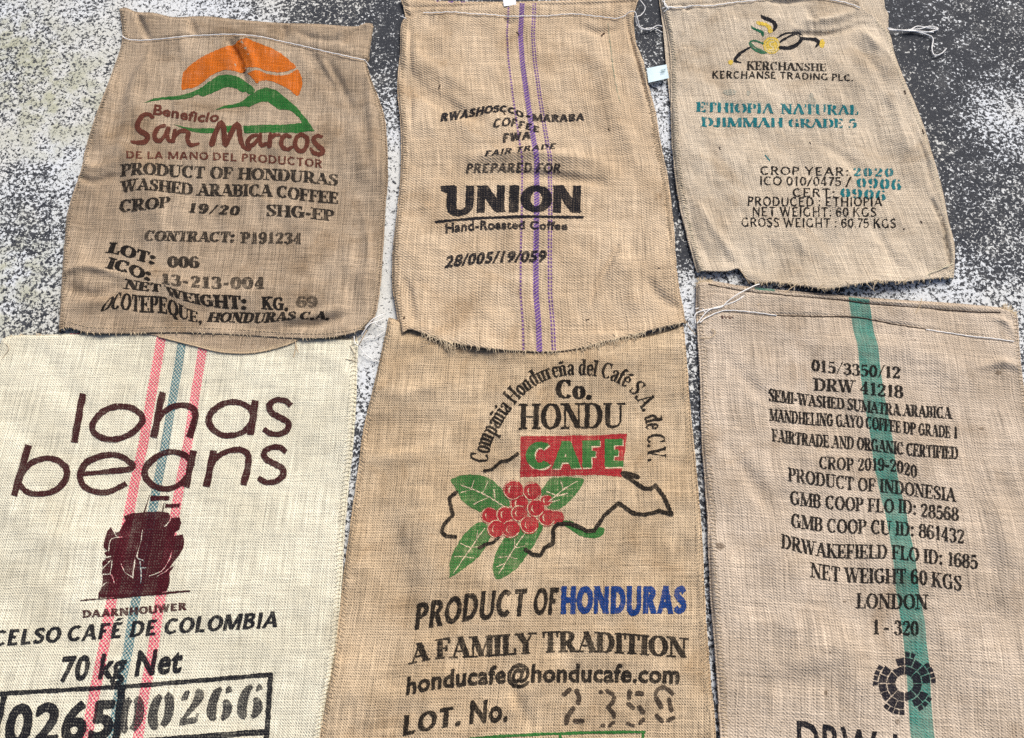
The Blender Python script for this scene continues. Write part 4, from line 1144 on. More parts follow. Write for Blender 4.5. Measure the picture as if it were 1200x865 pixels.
# ------------------------------------------------------------------ prints: violet-striped sack
S = B
S.text("RWASHOSCCO", [(516,142.3),(532,140.5),(555,137),(573,132.8),(590,131.5),(602,134),(613,138.8)], [9.5,10.5,11,10.3,8.8,7.2,6.6], 'heavy', NAVY, lean=.2, wear=.25)
S.text("-", [(616,139.5),(622,139.5)], 8, 'heavy', NAVY)
S.text("MARABA", [(624,141.8),(653,142.8),(685,141.2)], [8.5,9,8.5], 'heavy', NAVY, lean=.0, wear=.3)
S.text("COFFEE", [(577,150.3),(595,147.8),(610,150),(631,155.2)], [11,10,8,6.5], 'heavy_sans', NAVY, lean=.2, wear=.3)
S.text("FWA", [(589,167.3),(605,164.8),(622,162.3)], [11,10,8], 'heavy', NAVY, lean=.1, wear=.35)
S.text("FAIR TRADE", [(568,183.3),(597,179.7),(625,176.3),(650,174.3)], 6.5, 'heavy_sans', NAVY, lean=.3, wear=.3)
S.text("PREPARED FOR", [(546,203),(585,202.3),(622,202),(657,203)], 11.3, 'heavy_sans', NAVY, lean=.15, wear=.45)
S.text("UNION", [(523,251.3),(565,249.3),(620,248.7),(682,249.3)], [33,32,31.5,32], 'heavy', NAVY, wear=.22, lean=.03)
S.fill("printed_lettering", [[(516,217.5),(533,217),(533,225.5),(522,226),(516.5,223)]], NAVY, wear=.22, smooth=False, level=3)
S.strokes("printed_rule", [([(510.5,260),(560,255.8),(620,253.8),(683,254.8)], [2.6,3.2,3.2,2.8])], NAVY, wear=.2)
S.text("Hand-Roasted Coffee", [(522,273),(560,269.3),(600,268),(665,269.3)], [11,10,9,8.8], 'sans', NAVY, weight=.055, wear=.3)
S.text("28/005/19/059", [(521,313.3),(550,310.2),(590,307),(639,306.3)], [12.8,12.8,11.8,12.3], 'sans', NAVY, lean=.22, wear=.3, weight=.065)
S.strokes("printed_pen_line", [([(712.5,28),(715,50),(718.5,80),(723,105),(727,120)], 1.1)], (.06,.17,.13), amount=.7, wear=.7)
S.strokes("dark_fleck", [([(590,132),(592,134)], 1.3),([(606,38),(608,41)], 1.5),([(705,42),(708,39)], 2.2),([(713,151),(714,153)],1.3),([(687,375),(690,374)],1.6),([(771,314),(774,314)],1.2),([(514,104),(516,99)],1.4),([(473,374),(474,371)],1.2)], (.05,.03,.02), wear=.1)
S.thread("sewing_thread", [(496,15),(530,14.5),(560,16.5),(600,19),(640,18.5),(675,16.5),(700,19.5),(722,21.5),(733,18)], M_WHITE, r=.0013, lift=.0024, wob=.5, label="thin white thread sewn along the top hem")
S.seam('left', M_PALE, inset=.016, r=.0007); S.seam('right', M_PALE, inset=.015, r=.0007)
S.fringe(130, M_PALE, .08, .98, (2, 7), .5, down=.004)
S.fringe(34, M_PALE, .10, .20, (6, 16), .9, r=.0006, down=.008)
S.fringe(44, M_PALE, .62, .86, (5, 14), .9, r=.0006, down=.008)
S.loose([[(733,18,.012),(738,14,.02),(744,14,.022),(747,22,.016),(750,31,.008),(760,35,.004),(770,30,.003),(776,31,.004)],[(745,17,.018),(746,27,.01),(752,34,.006),(765,33,.003),(776,38,.003)],
         [(750,0,.01),(756,9,.006),(752,17,.006),(745,20,.012)]], M_WHITE, r=.0012)
S.loose([[(469,19,.012),(472,20,.014),(476,22,.014)]], M_WHITE, r=.0012)
S.loose([[(452,424,.006),(465,416,.012),(485,405,.016),(500,402,.018)],[(521,398,.018),(532,408,.014),(545,402,.012)],[(515,398,.02),(524,410,.014),(528,413,.012)],[(655,412,.014),(660,414,.013),(664,413,.012)],[(804,376,.012),(808,384,.01),(815,392,.008)]], M_PALE, r=.0007)
def tag(parent, quad, z, col, text=None, name="care_tag", label=None):
    """a small folded paper tag lying flat"""
    q = np.array(quad, float)
    n = 10
    V = []
    for zo in (0.0, -.0007):
        for j in range(5):
            for i in range(n):
                a, b = i / (n - 1), j / 4
                p = (q[0] * (1 - a) + q[1] * a) * (1 - b) + (q[3] * (1 - a) + q[2] * a) * b
                zz = z[0] * (1 - a) + z[1] * a + .0016 * math.sin(a * 5 + b) + zo
                xy = on_plane(p, zz); V.append((xy[0], xy[1], zz))
    F_ = []
    for k in range(2):
        o = k * 5 * n
        for j in range(4):
            for i in range(n - 1):
                f = (o + j * n + i, o + j * n + i + 1, o + (j + 1) * n + i + 1, o + (j + 1) * n + i)
                F_.append(f[::-1] if k == 0 else f)
    rim = [i for i in range(n)] + [j * n + n - 1 for j in range(1, 5)] + [4 * n + i for i in range(n - 2, -1, -1)] + [j * n for j in range(3, 0, -1)]
    for a in range(len(rim)):
        b = (a + 1) % len(rim); F_.append((rim[a], rim[b], rim[b] + 5 * n, rim[a] + 5 * n))
    ob = new_mesh(name, V, F_, cord_mat("tag_paper", col, .05, .6), parent, smooth=False)
    if label: ob["label"] = label
    return ob
tg = tag(B.root, [(758,80),(781,75.5),(784,91.5),(760,97)], (.010, .013), (.62,.76,.80), label="small pale blue paper tag sticking out of the right seam")
def tag_marks():
    tv, tf = set_sans("TRT", .01)
    c = Cords()
    v = lay(tv, [(774,86.5),(780,85)], 4.2)
    xy = on_plane(v, .0142)
    ob = new_mesh("printed_lettering", np.column_stack([xy, np.full(len(xy), .0146)]), [f[::-1] for f in tf], cord_mat("tag_print", (.03,.10,.10), .1), None, smooth=False)
    ob.parent = tg; ob.matrix_parent_inverse = tg.matrix_parent_inverse.copy()
    ob.matrix_parent_inverse = Matrix.Identity(4)
tag_marks()
tag(B.root, [(589,-3),(604,-4),(605,5.5),(590.5,7.5)], (.014, .014), (.80,.82,.84), label="small white paper tag at the top hem")
# ------------------------------------------------------------------ prints: pale sack with the emblem
S = C
z = dict(scale=7.5, org=(840, 10), L=4.0)
S.fill("printed_emblem", [[(388,45),(400,60),(450,75),(500,100),(530,140),(525,175),(500,200),(490,190),(497,150),(480,125),(430,105),(390,80)]], NAVY, wear=.15, label="black, yellow and green running figure emblem", **z)
S.fill("printed_emblem", [[(340,110),(380,115),(430,125),(470,150),(490,190),(480,210),(455,215),(445,175),(420,155),(360,140)], circle(482,325,74), circle(925,310,24,38), circle(122,472,20,22)], YELLOW, wear=.45, **z)
S.fill("printed_emblem", [[(303,145),(330,170),(380,185),(410,205),(415,240),(400,248),(385,215),(340,195),(305,170)]], DKGREEN, wear=.15, **z)
S.strokes("printed_emblem", [([(436,388),(380,388),(320,350),(290,312),(302,288),(340,285),(408,305)], 15), ([(295,308),(350,345),(400,372),(432,386)], 15)], DKGREEN, wear=.32, **z)
S.strokes("printed_emblem", [([(530,258),(590,225),(670,210),(730,230),(745,265),(710,312),(640,345),(560,342)], [10,14,18,26,30,32,34,32]), ([(555,296),(600,265),(640,240),(690,222)], 18),
   ([(745,262),(800,265),(860,272),(893,290),(892,312),(866,340)], [16,22,26,34,28,6]), ([(295,340),(240,368),(190,410),(158,448),(172,462),(215,473)], [14,20,28,34,24,6])], NAVY, wear=.15, level=3, **z)
S.strokes("printed_emblem", [(circle(482,325,58).tolist() + [(540,325)], 9), ([(500,292),(470,296),(470,325),(496,338),(492,362),(462,360)], 12)], (.70,.60,.25), amount=.7, wear=.3, level=3, **z)
S.text("KERCHANSHE", [(875,82),(920,82.5),(968,83.2)], [10.5,9.5,8.5], 'serif', wear=.25)
S.text("KERCHANSE TRADING PLC.", [(835,92),(880,92.2),(920,92.5),(960,93.8),(1000,95.2)], [9,9,8.2,8,8], 'plain', wear=.2)
S.text("ETHIOPIA", [(816,131),(860,132.3),(907,133.3)], [11.5,11.5,12], 'stencil_serif', TEAL, wear=.24)
S.text("NATURAL", [(915,133.3),(960,134.3),(1006,134.3)], [12,12,11], 'stencil_serif', TEAL, wear=.24)
S.text("DJIMMAH", [(822,148.3),(870,149),(917,149)], 11, 'stencil_serif', TEAL, wear=.24)
S.text("GRADE", [(924,149.4),(956,149.6),(988,149.6)], 10.5, 'stencil_serif', TEAL, wear=.24)
S.text("5", [(994,150),(1004,150)], 10.5, 'stencil_serif', TEAL, wear=.24)
S.fill("ink_smudge", [circle(855,108,8,3.5), circle(877,109,2.5,3), circle(951,115,3,6), circle(951,118,6,3)], TEAL, amount=.42, wear=.6)
S.fill("ink_smudge", [circle(862,125,42,8), circle(965,128,40,7)], TEAL, amount=.24, wear=.4, level=0)
S.strokes("printed_pen_line", [([(897,182),(902,188)], 1.4)], TEAL)
S.text("CROP YEAR:", [(891,204.6),(933,205.2),(994,206.2)], 9.8, 'plain_light', wear=.2)
S.text("2020", [(1000,206.3),(1047,207.3)], 10, 'stencil_serif', TEAL, wear=.3, track=.16)
S.text("ICO 010/0475 /", [(891,217),(940,217.5),(998,218.2)], 10.5, 'plain_light', wear=.2)
S.text("0906", [(1004,219.5),(1056,223)], [11,13], 'stencil_serif', TEAL, wear=.25, track=.12)
S.text("CERT:", [(929,230.5),(978,231)], 10, 'plain_light', wear=.2)
S.text("0906", [(985,231),(1038,235.5)], [10.5,12.5], 'stencil_serif', TEAL, wear=.25, track=.12)
S.text("PRODUCED : ETHIOPIA", [(876.5,241),(955,241.8),(1034,241.5)], 10.8, 'plain_light', wear=.15, level=3)
S.text("NET WEIGHT: 60 KGS", [(882,253.3),(955,253.8),(1027,254)], 11, 'plain_light', wear=.15)
S.text("GROSS WEIGHT : 60.75 KGS", [(869,265.7),(960,266.6),(1050,267.3)], 11, 'plain_light', wear=.15)
S.strokes("dark_fleck", [([(1059,269),(1060,268)],1.6),([(1079,259),(1080,261)],1.2),([(1060,107),(1061,110)],1.8),([(1081,152),(1083,157)],1.6),([(843,173),(844,175)],1.2),([(949,167),(950,168)],1.4)], (.06,.04,.03), wear=.1)
S.thread("sewing_thread", [(783,9),(800,8.5),(812,7),(830,7),(850,4.5),(875,1.5),(900,-1),(950,-3),(985,2),(1008,9)], M_WHITE, r=.0015, lift=.0024, wob=.5, label="white thread sewn along the top edge")
S.loose([[(776,1,.012),(780,5,.016),(782,10,.014),(778,14,.01)],[(779,-4,.012),(779,6,.016),(784,11,.014)],[(776,10,.012),(783,8,.015),(800,10,.013),(812,7,.013)]], M_WHITE, r=.0014)
S.loose([[(1040,33,.012),(1052,35.5,.006),(1066,35,.004),(1075,31,.003),(1088,33,.003),(1100,34,.003)],[(1041,35,.012),(1055,36,.005),(1070,36,.004),(1085,38,.003),(1099,35,.003)],[(1066,35,.003),(1078,34,.004),(1090,31,.004),(1099,33,.003)],
         [(1068,36,.003),(1084,40,.003),(1093,45,.003),(1092,57,.003),(1095,65,.003),(1103,63,.003),(1109,57,.004)],[(1041,34,.01),(1060,36,.006),(1080,37,.004),(1094,38,.004)]], M_WHITE, r=.0016)
S.seam('left', M_CREAM, inset=.013, r=.0008); S.seam('right', M_CREAM, inset=.013, r=.0008, v0=.2)
S.fringe(90, M_GREY, .2, .98, (1.5, 4.5), .35, down=.004)
S.fringe(20, M_PALE, .3, .8, (4, 12), 1.3, r=.0006, down=.006)
S.loose([[(1112,310,.014),(1104,315,.012),(1090,320,.012),(1085,324,.012)],[(1089,322,.012),(1090,328,.008),(1089,332,.004)],[(1116,308,.014),(1112,312,.014),(1105,314,.013)]], M_CREAM, r=.0010)
S.loose([[(865,314,.018),(872,323,.014),(878,332,.008)]], M_TAN, r=.0007)
# ------------------------------------------------------------------ prints: cream striped sack
S = D
S.strokes("printed_lettering", [
  ([(97,461.5),(87,518.5)], 8.2), ([(137.5,476),(154,478),(166,487),(165,497),(152,509),(134,515),(117,512),(108,503),(112,491),(124,480),(137.5,476)], 7.2),
  ([(190.5,459.5),(180,513)], 8.2), ([(184,495),(191,484),(203,476.5),(217,475),(227,480),(228.5,490),(222,512.5)], [6,6.6,6.6,7,7.8,8.2,8.2]),
  ([(297,487),(290,476),(273,471),(258,475),(246,486),(246,498),(256,508),(270,510.5),(285,506),(295,495)], [6.5,6.6,6.6,7,7.8,8,7,6.6,6.6,6.5]), ([(299.5,469),(293.5,510)], 8.2),
  ([(341,475.5),(334,469.5),(323,469),(315.5,475),(318,483),(328,489),(337.5,495),(337,503),(328,508.5),(317,508),(309,502.5)], [6.5,6.5,6.5,7.5,7.5,7.5,7.5,7.5,6.5,6.5,6.5])], MAROON, wear=.22, level=3, caps=False)
S.strokes("printed_lettering", [
  ([(33.5,521.5),(16.5,581)], 8.2), ([(25,556),(36,543),(53,537),(68,540),(78,550),(76,563),(64,575),(47,579),(31,576),(22,566)], [6.5,6.6,6.6,7,8,8,7,6.6,6.6,6.5]),
  ([(95,555.5),(152,549.5),(150,540),(137,533.5),(120,534),(102,541.5),(94,555),(97,568),(110,576),(128,576),(148,566.5)], [5,5.5,7.5,6.8,6.6,7.5,8,7.6,6.6,6.6,6.2]),
  ([(226,547),(219,535),(203,529.5),(187,533),(172,546),(170,558),(180,569),(194,573),(210,568),(221,556)], [6.5,6.6,6.6,7,7.8,8,7,6.6,6.6,6.5]), ([(227,528),(218,571)], 8.2),
  ([(250.5,528),(241.5,570.5)], 8.2), ([(246,549),(253,537),(266,529),(281,527),(290,532),(291,543),(285.5,568.5)], [6,6.6,6.6,7,7.8,8.2,8.2]),
  ([(335.5,529.5),(328,524.5),(317,524.5),(309.5,530.5),(312,538),(322,543.5),(331.5,549.5),(331,558),(322,564.5),(311,564.8),(302.5,560)], [6.5,6.5,6.5,7.5,7.5,7.5,7.5,7.5,6.5,6.5,6.5])], MAROON, wear=.22, level=3, caps=False)
z7 = lambda l: [(90 + x / 7.5, 560 + y / 7.5) for x, y in l]
z6 = lambda l: [(90 + x / 6, 640 + y / 6) for x, y in l]
sil = z7([(415,330),(500,310),(620,300),(760,295),(810,310),(822,352),(905,345),(916,400),(900,455),(862,478),(850,512),(930,498),(946,560),(935,620),(900,680),(862,730),(815,790)]) + \
      z6([(690,135),(650,190),(655,255),(630,318),(480,350),(150,365),(150,330),(172,300),(182,230),(176,170)]) + \
      z7([(222,845),(226,730),(250,715),(262,690),(242,660),(268,640),(236,610),(240,545),(268,465),(300,430),(345,485),(372,470),(412,400),(430,378)])
S.fill("printed_emblem", [sil, z7([(645,170),(655,155),(820,160),(815,195),(655,203)]), z7([(778,230),(905,225),(905,258),(770,265)])], (.050,.005,.010), wear=.2, smooth=False, level=1, label="dark maroon block emblem over the three stripes")
S.strokes("printed_emblem", [(z7([(640,155),(615,240),(585,330)]), 1.5), (z7([(765,225),(755,290)]), 1.1), ([(95,703.7),(150,699.5),(221.7,692.5)], [1.2,1.6,2.6])], MAROON, wear=.15, level=2)
S.strokes("printed_emblem", [(z7([(575,460),(560,570),(535,660)]), 0.75), (z7([(300,430),(355,520)]), 0.90), (z7([(280,640),(300,540),(400,520)]), 1.05), (z7([(245,705),(300,690)]), 0.90), (z7([(310,720),(295,850)]), 0.75), (z7([(770,430),(815,380),(825,350)]), 0.98),
   (z6([(410,100),(400,170),(395,225)]), 0.98), (z6([(445,105),(452,190),(448,260)]), 0.98), (z6([(310,125),(340,185),(390,218)]), 0.75), (z6([(510,210),(560,190),(600,170),(650,100),(668,45)]), 0.83), (z6([(560,215),(620,180),(690,120)]), 0.68), (z6([(180,200),(240,200),(265,265)]), 0.90), (z6([(165,290),(210,255)]), 0.83), (z6([(430,40),(425,85),(470,100)]), 0.98), (z6([(455,155),(490,150)]), 0.75), (z6([(180,160),(240,100)]), 0.75)], (.60,.50,.45), amount=.5, wear=.5, level=3)
S.text("DAARNHOUWER", [(97,724),(150,721),(219,714.8)], 9, 'heavy', MAROON, wear=.35)
S.text("EXCELSO CAFÉ DE COLOMBIA", [(-43,760.5),(0,757.3),(80,752),(200,743.3),(325,735)], 19, 'heavy_sans', NAVY, lean=.2, wear=.22)
S.text("70 kg Net", [(69,798.5),(140,793),(212,787)], 27.5, 'sans', NAVY, weight=.055, lean=.16, wear=.22)
S.strokes("printed_frame", [([(-60,817),(0,813),(160,803.7),(317,790.5)], 5.2), ([(317,790.5),(313,858),(311,868)], 6.2), ([(143,807),(136,865),(131,905)], 9), ([(5,815),(-5,862),(-12,905)], 7), ([(120,873.5),(195,866.5),(311,857.5)], 7)], NAVY, wear=.25, smooth=False, label="black rectangular frame round the numbers")
S.text("0265", [(3,873),(70,869),(131,864.5)], [45,44,42], 'sans', NAVY, lean=.15, wear=.22, weight=.06)
S.text("00266", [(135,860.5),(180,855.5),(230,847.5),(306,841.8)], [43,42.5,41.5,41.5], 'digit_stencil', (.022,.021,.024), wear=.5, lean=.15, track=.12)
S.seam('right', M_CREAM, inset=.012, r=.0009, pitch=.008)
S.fringe(120, M_CREAM, .0, 1, (1, 4), .6, edge='top')
S.fringe(26, M_TAN, .92, 1, (3, 10), 1.0, edge='top', r=.0006)
S.loose([[(399,420,.009),(406,421,.012),(416,423,.01)],[(410,405,.01),(416,415,.014),(420,425,.01)],[(3,400,.008),(10,408,.01),(3,420,.008)]], M_GREY, r=.0009)
# ------------------------------------------------------------------ prints: tan sack with the cherries
S = E
S.text("Compañía Hondureña del Café S.A. de C.V.", [(571.5,543),(576,520),(586,500),(599,480),(615,461.5),(636,447.5),(660,440.5),(685,439.5),(708,443),(728,451),(743,464.5),(753,482),(757.5,502),(759.5,541)], [22,19.5,19,18.5,19,20,22], 'condensed_serif', wear=.25, up='normal', L=4)
S.text("Co.", [(651,466.7),(694,467.5)], 22, 'serif_bold', wear=.2)
S.text("HONDU", [(608,503.3),(670,502.5),(732,501)], [30,30.5,29], 'serif', wear=.25, lean=.02)
S.fill("printed_panel", [[(610,511.3),(660,510.7),(700,510),(735,508),(732,532),(728,559),(703,556.5),(660,557.5),(609.5,559.3),(610,535)]], RED, wear=.4, smooth=False, level=0, label="red panel carrying green letters")
tv, tf = set_type("CAFE", 'heavy')
S.decal("printed_lettering", lay(tv, [(617,551.4),(661,550.4),(731.5,548.4)], [32,32,33]), tf, CREAM, .7, .6, 1)
S.decal("printed_lettering", lay(tv, [(616,550),(660,549),(730.5,547)], [32,32,33]), tf, LEAF, 1.0, .3, 2)
leaves = [[(527.5,561.7),(543,556.7),(565,557.5),(581.7,566.7),(593,580),(596.7,593),(583,600),(560,599),(543,588),(535,575)],
          [(634,575),(643,562.5),(651.7,559.3),(683,561),(680,571.7),(670,585),(656.7,596),(645,596.7),(636,588)],
          [(526.7,677.5),(527.5,658),(535,640),(548,621.7),(565,611.7),(576.7,624),(573,633),(561.7,651.7),(543,666.7)],
          [(581.7,679),(577.5,670),(579,655),(588,635),(603,622),(635,613),(630,631.7),(618,650),(605,666.7),(590,676.7)]]
for l in leaves: S.fill("printed_leaf", [l], LEAF, wear=.45, level=0)
S.fill("printed_stem", [[(656,609),(671.7,611.7),(685,620),(706.7,618),(705,628),(691.7,630.8),(678,626.7),(660,615)]], LEAF, wear=.3, level=0)
S.strokes("printed_veins", [([(541,569),(565,578),(592,594)], [1,1.6,1]), ([(565,578),(572,565)], .9), ([(552,573),(556,563)], .9), ([(553,573.5),(541,577)], 1.3), ([(574,582),(555,591)], 1.2), ([(580,586),(579,574)], .9),
   ([(676,564),(660,574),(643,588)], [.8,1.4,1.2]), ([(660,574),(657,563)], .9), ([(652,581),(641,576)], .9), ([(652,582),(665,578)], 1.0), ([(645,588),(656,586)], 1.0),
   ([(568,619),(552,642),(531,672)], [.9,1.3,.8]), ([(558,633),(560,622)], .8), ([(552,642),(540,637)], .8), ([(545,652),(533,652)], .8), ([(552,642),(564,640)], .8), ([(545,652),(555,654)], .8),
   ([(615,625),(600,647),(584,673)], [.9,1.4,.8]), ([(603,642),(603,631)], .8), ([(596,652),(584,653)], .8), ([(603,642),(615,640)], .8), ([(592,660),(582,664)], .8), ([(596,652),(606,655)], .8)], CREAM, amount=.8, wear=.55, level=2, L=4)
CH = [(608.3,590,9.8),(640,586.7,6.6),(651.7,606.7,8.5),(640.8,606.7,9.6),(573.3,604.2,9.2),(591.7,603.3,9.6),(598.3,620,10),(581.7,620,10.2),(627.5,595.8,9.6),(608.3,601.7,9.2),(620,615,10.2),(623.3,575.8,10.2),(601.3,574.2,11)]
for i, (cx, cy, r) in enumerate(CH):
    S.fill("printed_cherry", [circle(cx, cy, r * 1.06)], RED, wear=.36, level=1 + .32 * i)
    a0 = random.uniform(-.3, .4)
    an = np.linspace(0, 2 * math.pi, 19)
    arc = [(cx + r * .98 * math.cos(a), cy + r * .98 * math.sin(a)) for a in an[2:16] + a0]
    hl = [(cx + r * .45 * math.cos(a), cy + r * .5 * math.sin(a)) for a in np.linspace(2.3 + a0, 4.2 + a0, 7)]
    S.strokes("printed_highlight", [(arc, .85), (hl, [.5, 1.5, .5])], CREAM, amount=.6, wear=.6, level=1.2 + .32 * i, L=4)
S.strokes("printed_map_outline", [([(567.5,551.7),(576.7,550),(586.7,540.8),(595,540),(606.7,531.7)], 3.8), ([(535,576.7),(526.7,583.3),(528.3,593.3),(530.8,603.3),(520,615),(517.5,623.3),(523.3,628.3),(534,629)], 4.2),
   ([(561.7,641.7),(570,637.5),(578.3,635.8),(584,630)], 3.8), ([(615.8,644),(625,650),(633.3,650.8),(638.3,641.7),(648.3,636.7),(648.3,620),(653.3,614),(668,613.5),(680,618),(688,622.5),(696.7,621.7),(703,612),(708,604),(715,598),(725,589.5),(733,595),(743,601.7),(756.7,603),(773,598.5),(787.5,603),(781.7,590),(778,581.7),(768,568.5),(763,572.5),(755,572.5),(746.7,566.7),(736.7,560),(730,555)], 4.6),
   ([(730,554.5),(740,556),(748,559)], 5)], BLACK, wear=.3, smooth=False, level=5.5, label="black outline of a map behind the leaves")
S.text("PRODUCT", [(486,738.3),(520,733),(560,725.5),(615,721.5)], [31,32.5,32,32], 'heavy_sans', BLACK, lean=.1, wear=.3)
S.text("OF", [(624,721),(652,720.3)], 32, 'heavy_sans', BLACK, lean=.1, wear=.3)
S.text("HONDURAS", [(657,719.8),(730,719.3),(804,719.5)], [33,32.5,33], 'heavy', BLUE, lean=.03, wear=.25)
S.text("A FAMILY TRADITION", [(478,779),(510,772.8),(560,770.2),(620,766.3),(660,764.3),(720,765.5),(807,771.5)], [22,25,25,25,24.5,24,24], 'serif_bold', wear=.35)
S.text("honducafe@honducafe.com", [(476,814.5),(510,807.3),(560,802),(620,799.3),(700,799),(796,800.5)], 20, 'sans', BLACK, weight=.055, wear=.32, lean=.05)
S.text("LOT.", [(472,862.5),(505,856),(540,849.5)], 24, 'heavy_sans', BLACK, wear=.3, lean=.08)
S.text("No.", [(550,847.5),(595,844.5)], 25, 'sans', BLACK, weight=.055, wear=.3, lean=.05)
for dots in (
   [([(115,130),(150,100)],30),([(195,105),(210,145),(205,185)],30),([(170,220),(140,270),(130,310)],34),([(185,300),(230,300)],32)],
   [([(346,115),(354,115)],26),([(390,105),(425,128)],25),([(435,150),(425,180),(395,212)],28),([(395,212),(425,245),(435,270)],28),([(358,328),(366,328)],26),([(405,330),(430,308)],22)],
   [([(533,110),(530,155)],30),([(582,122),(612,125)],32),([(525,190),(555,215)],28),([(595,210),(620,245)],30),([(520,315),(560,330)],22),([(600,310),(622,290)],28)],
   [([(700,125),(715,95),(760,85),(805,125)],26),([(705,155),(735,210)],32),([(785,160),(800,230)],28),([(705,265),(740,300)],28),([(780,295),(812,280)],28)],
   ):
    S.strokes("printed_lettering", dots, (.045,.032,.024), wear=.4, scale=5.45, org=(640,790))
S.strokes("printed_frame", [([(550,866.5),(568,864),(630,860.5),(700,858.3),(755,857.8)], 3.4), ([(753.5,858),(751,905)], 3.6), ([(656.7,860),(655,905)], 3), ([(560,866),(553,905)], 3)], LEAF, wear=.2, smooth=False, label="thin green rectangular frame")
S.seam('left', M_TAN, inset=.012, r=.0007); S.seam('right', M_PALE, inset=.014, r=.0010)
S.fringe(160, M_PALE, .6, 1, (2, 8), .35, edge='top', r=.0006)
# ------------------------------------------------------------------ prints: grey-tan sack with the green stripe
S = F
for txt, bl, hh, st in [
  ("015/3350/12", [(951,434.7),(1000,440),(1055,443.5)], 13, 'serif'),
  ("DRW 41218", [(953,457.7),(1000,460.3),(1030,464),(1059,466.7)], 14, 'serif'),
  ("SEMI-WASHED SUMATRA ARABICA", [(901,470),(950,476),(992,480),(1040,486),(1075,488.5),(1116,491)], [14,13,12.5,13,13,13], 'serif_bold'),
  ("MANDHELING GAYO COFFEE DP GRADE 1", [(901,493),(950,498),(1016,502.3),(1060,508),(1122,514)], [13.5,14,13.5,13], 'serif_bold'),
  ("FAIRTRADE AND ORGANIC CERTIFIED", [(904,517),(950,523),(1010,527.3),(1050,532),(1080,535.3),(1123,538.3)], 14, 'serif_bold'),
  ("CROP 2019-2020", [(960,549.3),(1000,551.5),(1043,552.3),(1075,560.5)], 14, 'serif'),
  ("PRODUCT OF INDONESIA", [(923,563.5),(960,569.3),(1000,574.7),(1035,577),(1070,581.5),(1121,588.3)], 15, 'serif'),
  ("GMB COOP FLO ID: 28568", [(926,591),(970,596.5),(1030,600.3),(1060,601.5),(1085,606.5),(1124,611)], 15.3, 'serif'),
  ("GMB COOP CU ID: 861432", [(927,618),(975,624.3),(1022,625.7),(1070,629),(1130,637.5)], 15.8, 'serif'),
  ("DRWAKEFIELD FLO ID: 1685", [(915,642),(966,653),(1010,654.5),(1048,655.3),(1087,660),(1146,667.3)], 15.8, 'serif'),
  ("NET WEIGHT 60 KGS", [(949,676.3),(983,681.8),(1030,683.7),(1068,684.3),(1093,687.5),(1127,692.8)], 16.8, 'serif'),
  ("LONDON", [(1003,712.8),(1045,713.7),(1088,714.3)], 17, 'serif'),
  ("1 - 320", [(1024,743.2),(1077,745.3)], 16.5, 'serif')]:
    S.text(txt, bl, np.array(hh) * 1.05 if isinstance(hh, list) else hh * 1.05, st, wear=.24)
S.text("SYIF.", [(845,373),(861,374.5)], 3.2, 'sans', (.09,.03,.02), weight=.02, wear=.3)
def ring(a0, a1, r0, r1, n=6):
    a = np.radians(np.linspace(a0, a1, n))
    o = [(1060 + r1 * math.cos(t), 801 - r1 * 1.0 * math.sin(t)) for t in a] + [(1060 + r0 * math.cos(t), 801 - r0 * math.sin(t)) for t in a[::-1]]
    return o
seg = [ring(45 * i + 2, 45 * i + 43, 10.5, 20.2) for i in range(8)]
for s0 in (0, 22.5, 45, 67.5, 90, 135, 157.5, 180, 202.5, 225, 247.5, 292.5, 315):
    seg.append(ring(s0 + 1.3, s0 + 21.2, 21.4, 30.2))
for s0 in (0, 11, 22, 33, 68, 79, 142, 153, 164, 175, 227, 238, 249, 260, 298, 310, 322):
    seg.append(ring(s0 + .8, s0 + 9.6, 31.4, 37, 3))
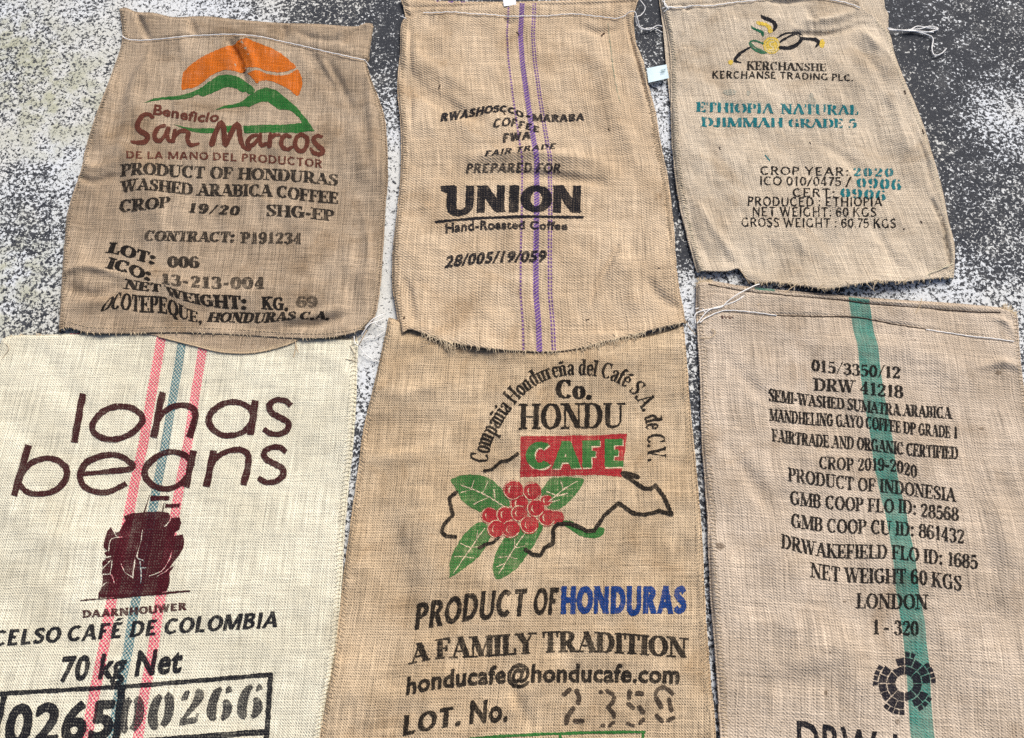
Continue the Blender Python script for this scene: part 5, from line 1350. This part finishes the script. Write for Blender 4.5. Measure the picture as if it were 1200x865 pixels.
S.fill("printed_emblem", seg, (.016,.015,.022), wear=.2, smooth=False, label="round black emblem made of ring segments")
S.text("DRWakefield", [(934,884),(1000,893.5),(1070,903),(1150,915)], 39, 'sans', NAVY, weight=.02, wear=.2)
rng = np.random.default_rng(5)
S.fill("dark_fleck", [circle(1170,437,3.2,2.6), circle(1052,846,2.4,3.4), circle(968,812,1.8,2.6), circle(1150,502,3,1.2), circle(973,765,1,1.6), circle(844,640,5,4), circle(990,705,2,1.2)], (.09,.055,.03), amount=.75, wear=.6)
S.thread("sewing_thread", [(820,378),(828,372),(845,365),(860,364),(880,365.5),(910,370)], M_WHITE, r=.0013, lift=.0018, wob=.4)
S.thread("crease_shade_cord", [(905,369.5),(950,371),(1000,371.5),(1022,375),(1050,380.5),(1085,386)], M_CREASE_SHADE, r=.0016, lift=-.0004, wob=.3)  # added dark cord: paints the shade of the stitched groove
S.thread("sewing_thread", [(1085,386),(1130,393),(1165,397),(1188,400)], M_WHITE, r=.0013, lift=.0018, wob=.3)
S.thread("crease_shade_cord", [(830,333),(870,341),(930,347),(985,351.5),(1020,356),(1080,361),(1130,365),(1172,366.5)], M_CREASE_SHADE, r=.0016, lift=-.0008, wob=.3)  # added likewise, a painted shade line along the hem fold
S.loose([[(815,379,.012),(815,368,.014),(828,363,.013),(845,360,.016),(853,353,.018),(866,344,.022),(884,335,.016),(890,333,.012)],[(817,379,.01),(830,364,.014),(848,358,.014),(862,353,.014),(876,344,.012)],[(815,362,.01),(822,361,.012),(826,366,.012)]], M_WHITE, r=.0013)
S.loose([[(822,396,.012),(833,396,.016),(838,389,.014),(833,386,.012)],[(888,358,.014),(896,350,.012)],[(914,347,.012),(935,332,.014)],[(1080,350,.014),(1078,358,.014),(1071,371,.012)],[(908,360,.012),(906,352,.012)]], M_PALE, r=.0011)
S.seam('left', M_PALE, inset=.014, r=.0007); S.seam('right', M_PALE, inset=.012)
S.fringe(60, M_GREY, .0, .05, (2, 8), 1.2, edge='top'); S.fringe(60, M_PALE, .95, 1, (2, 8), 1.2, edge='top', r=.0006)
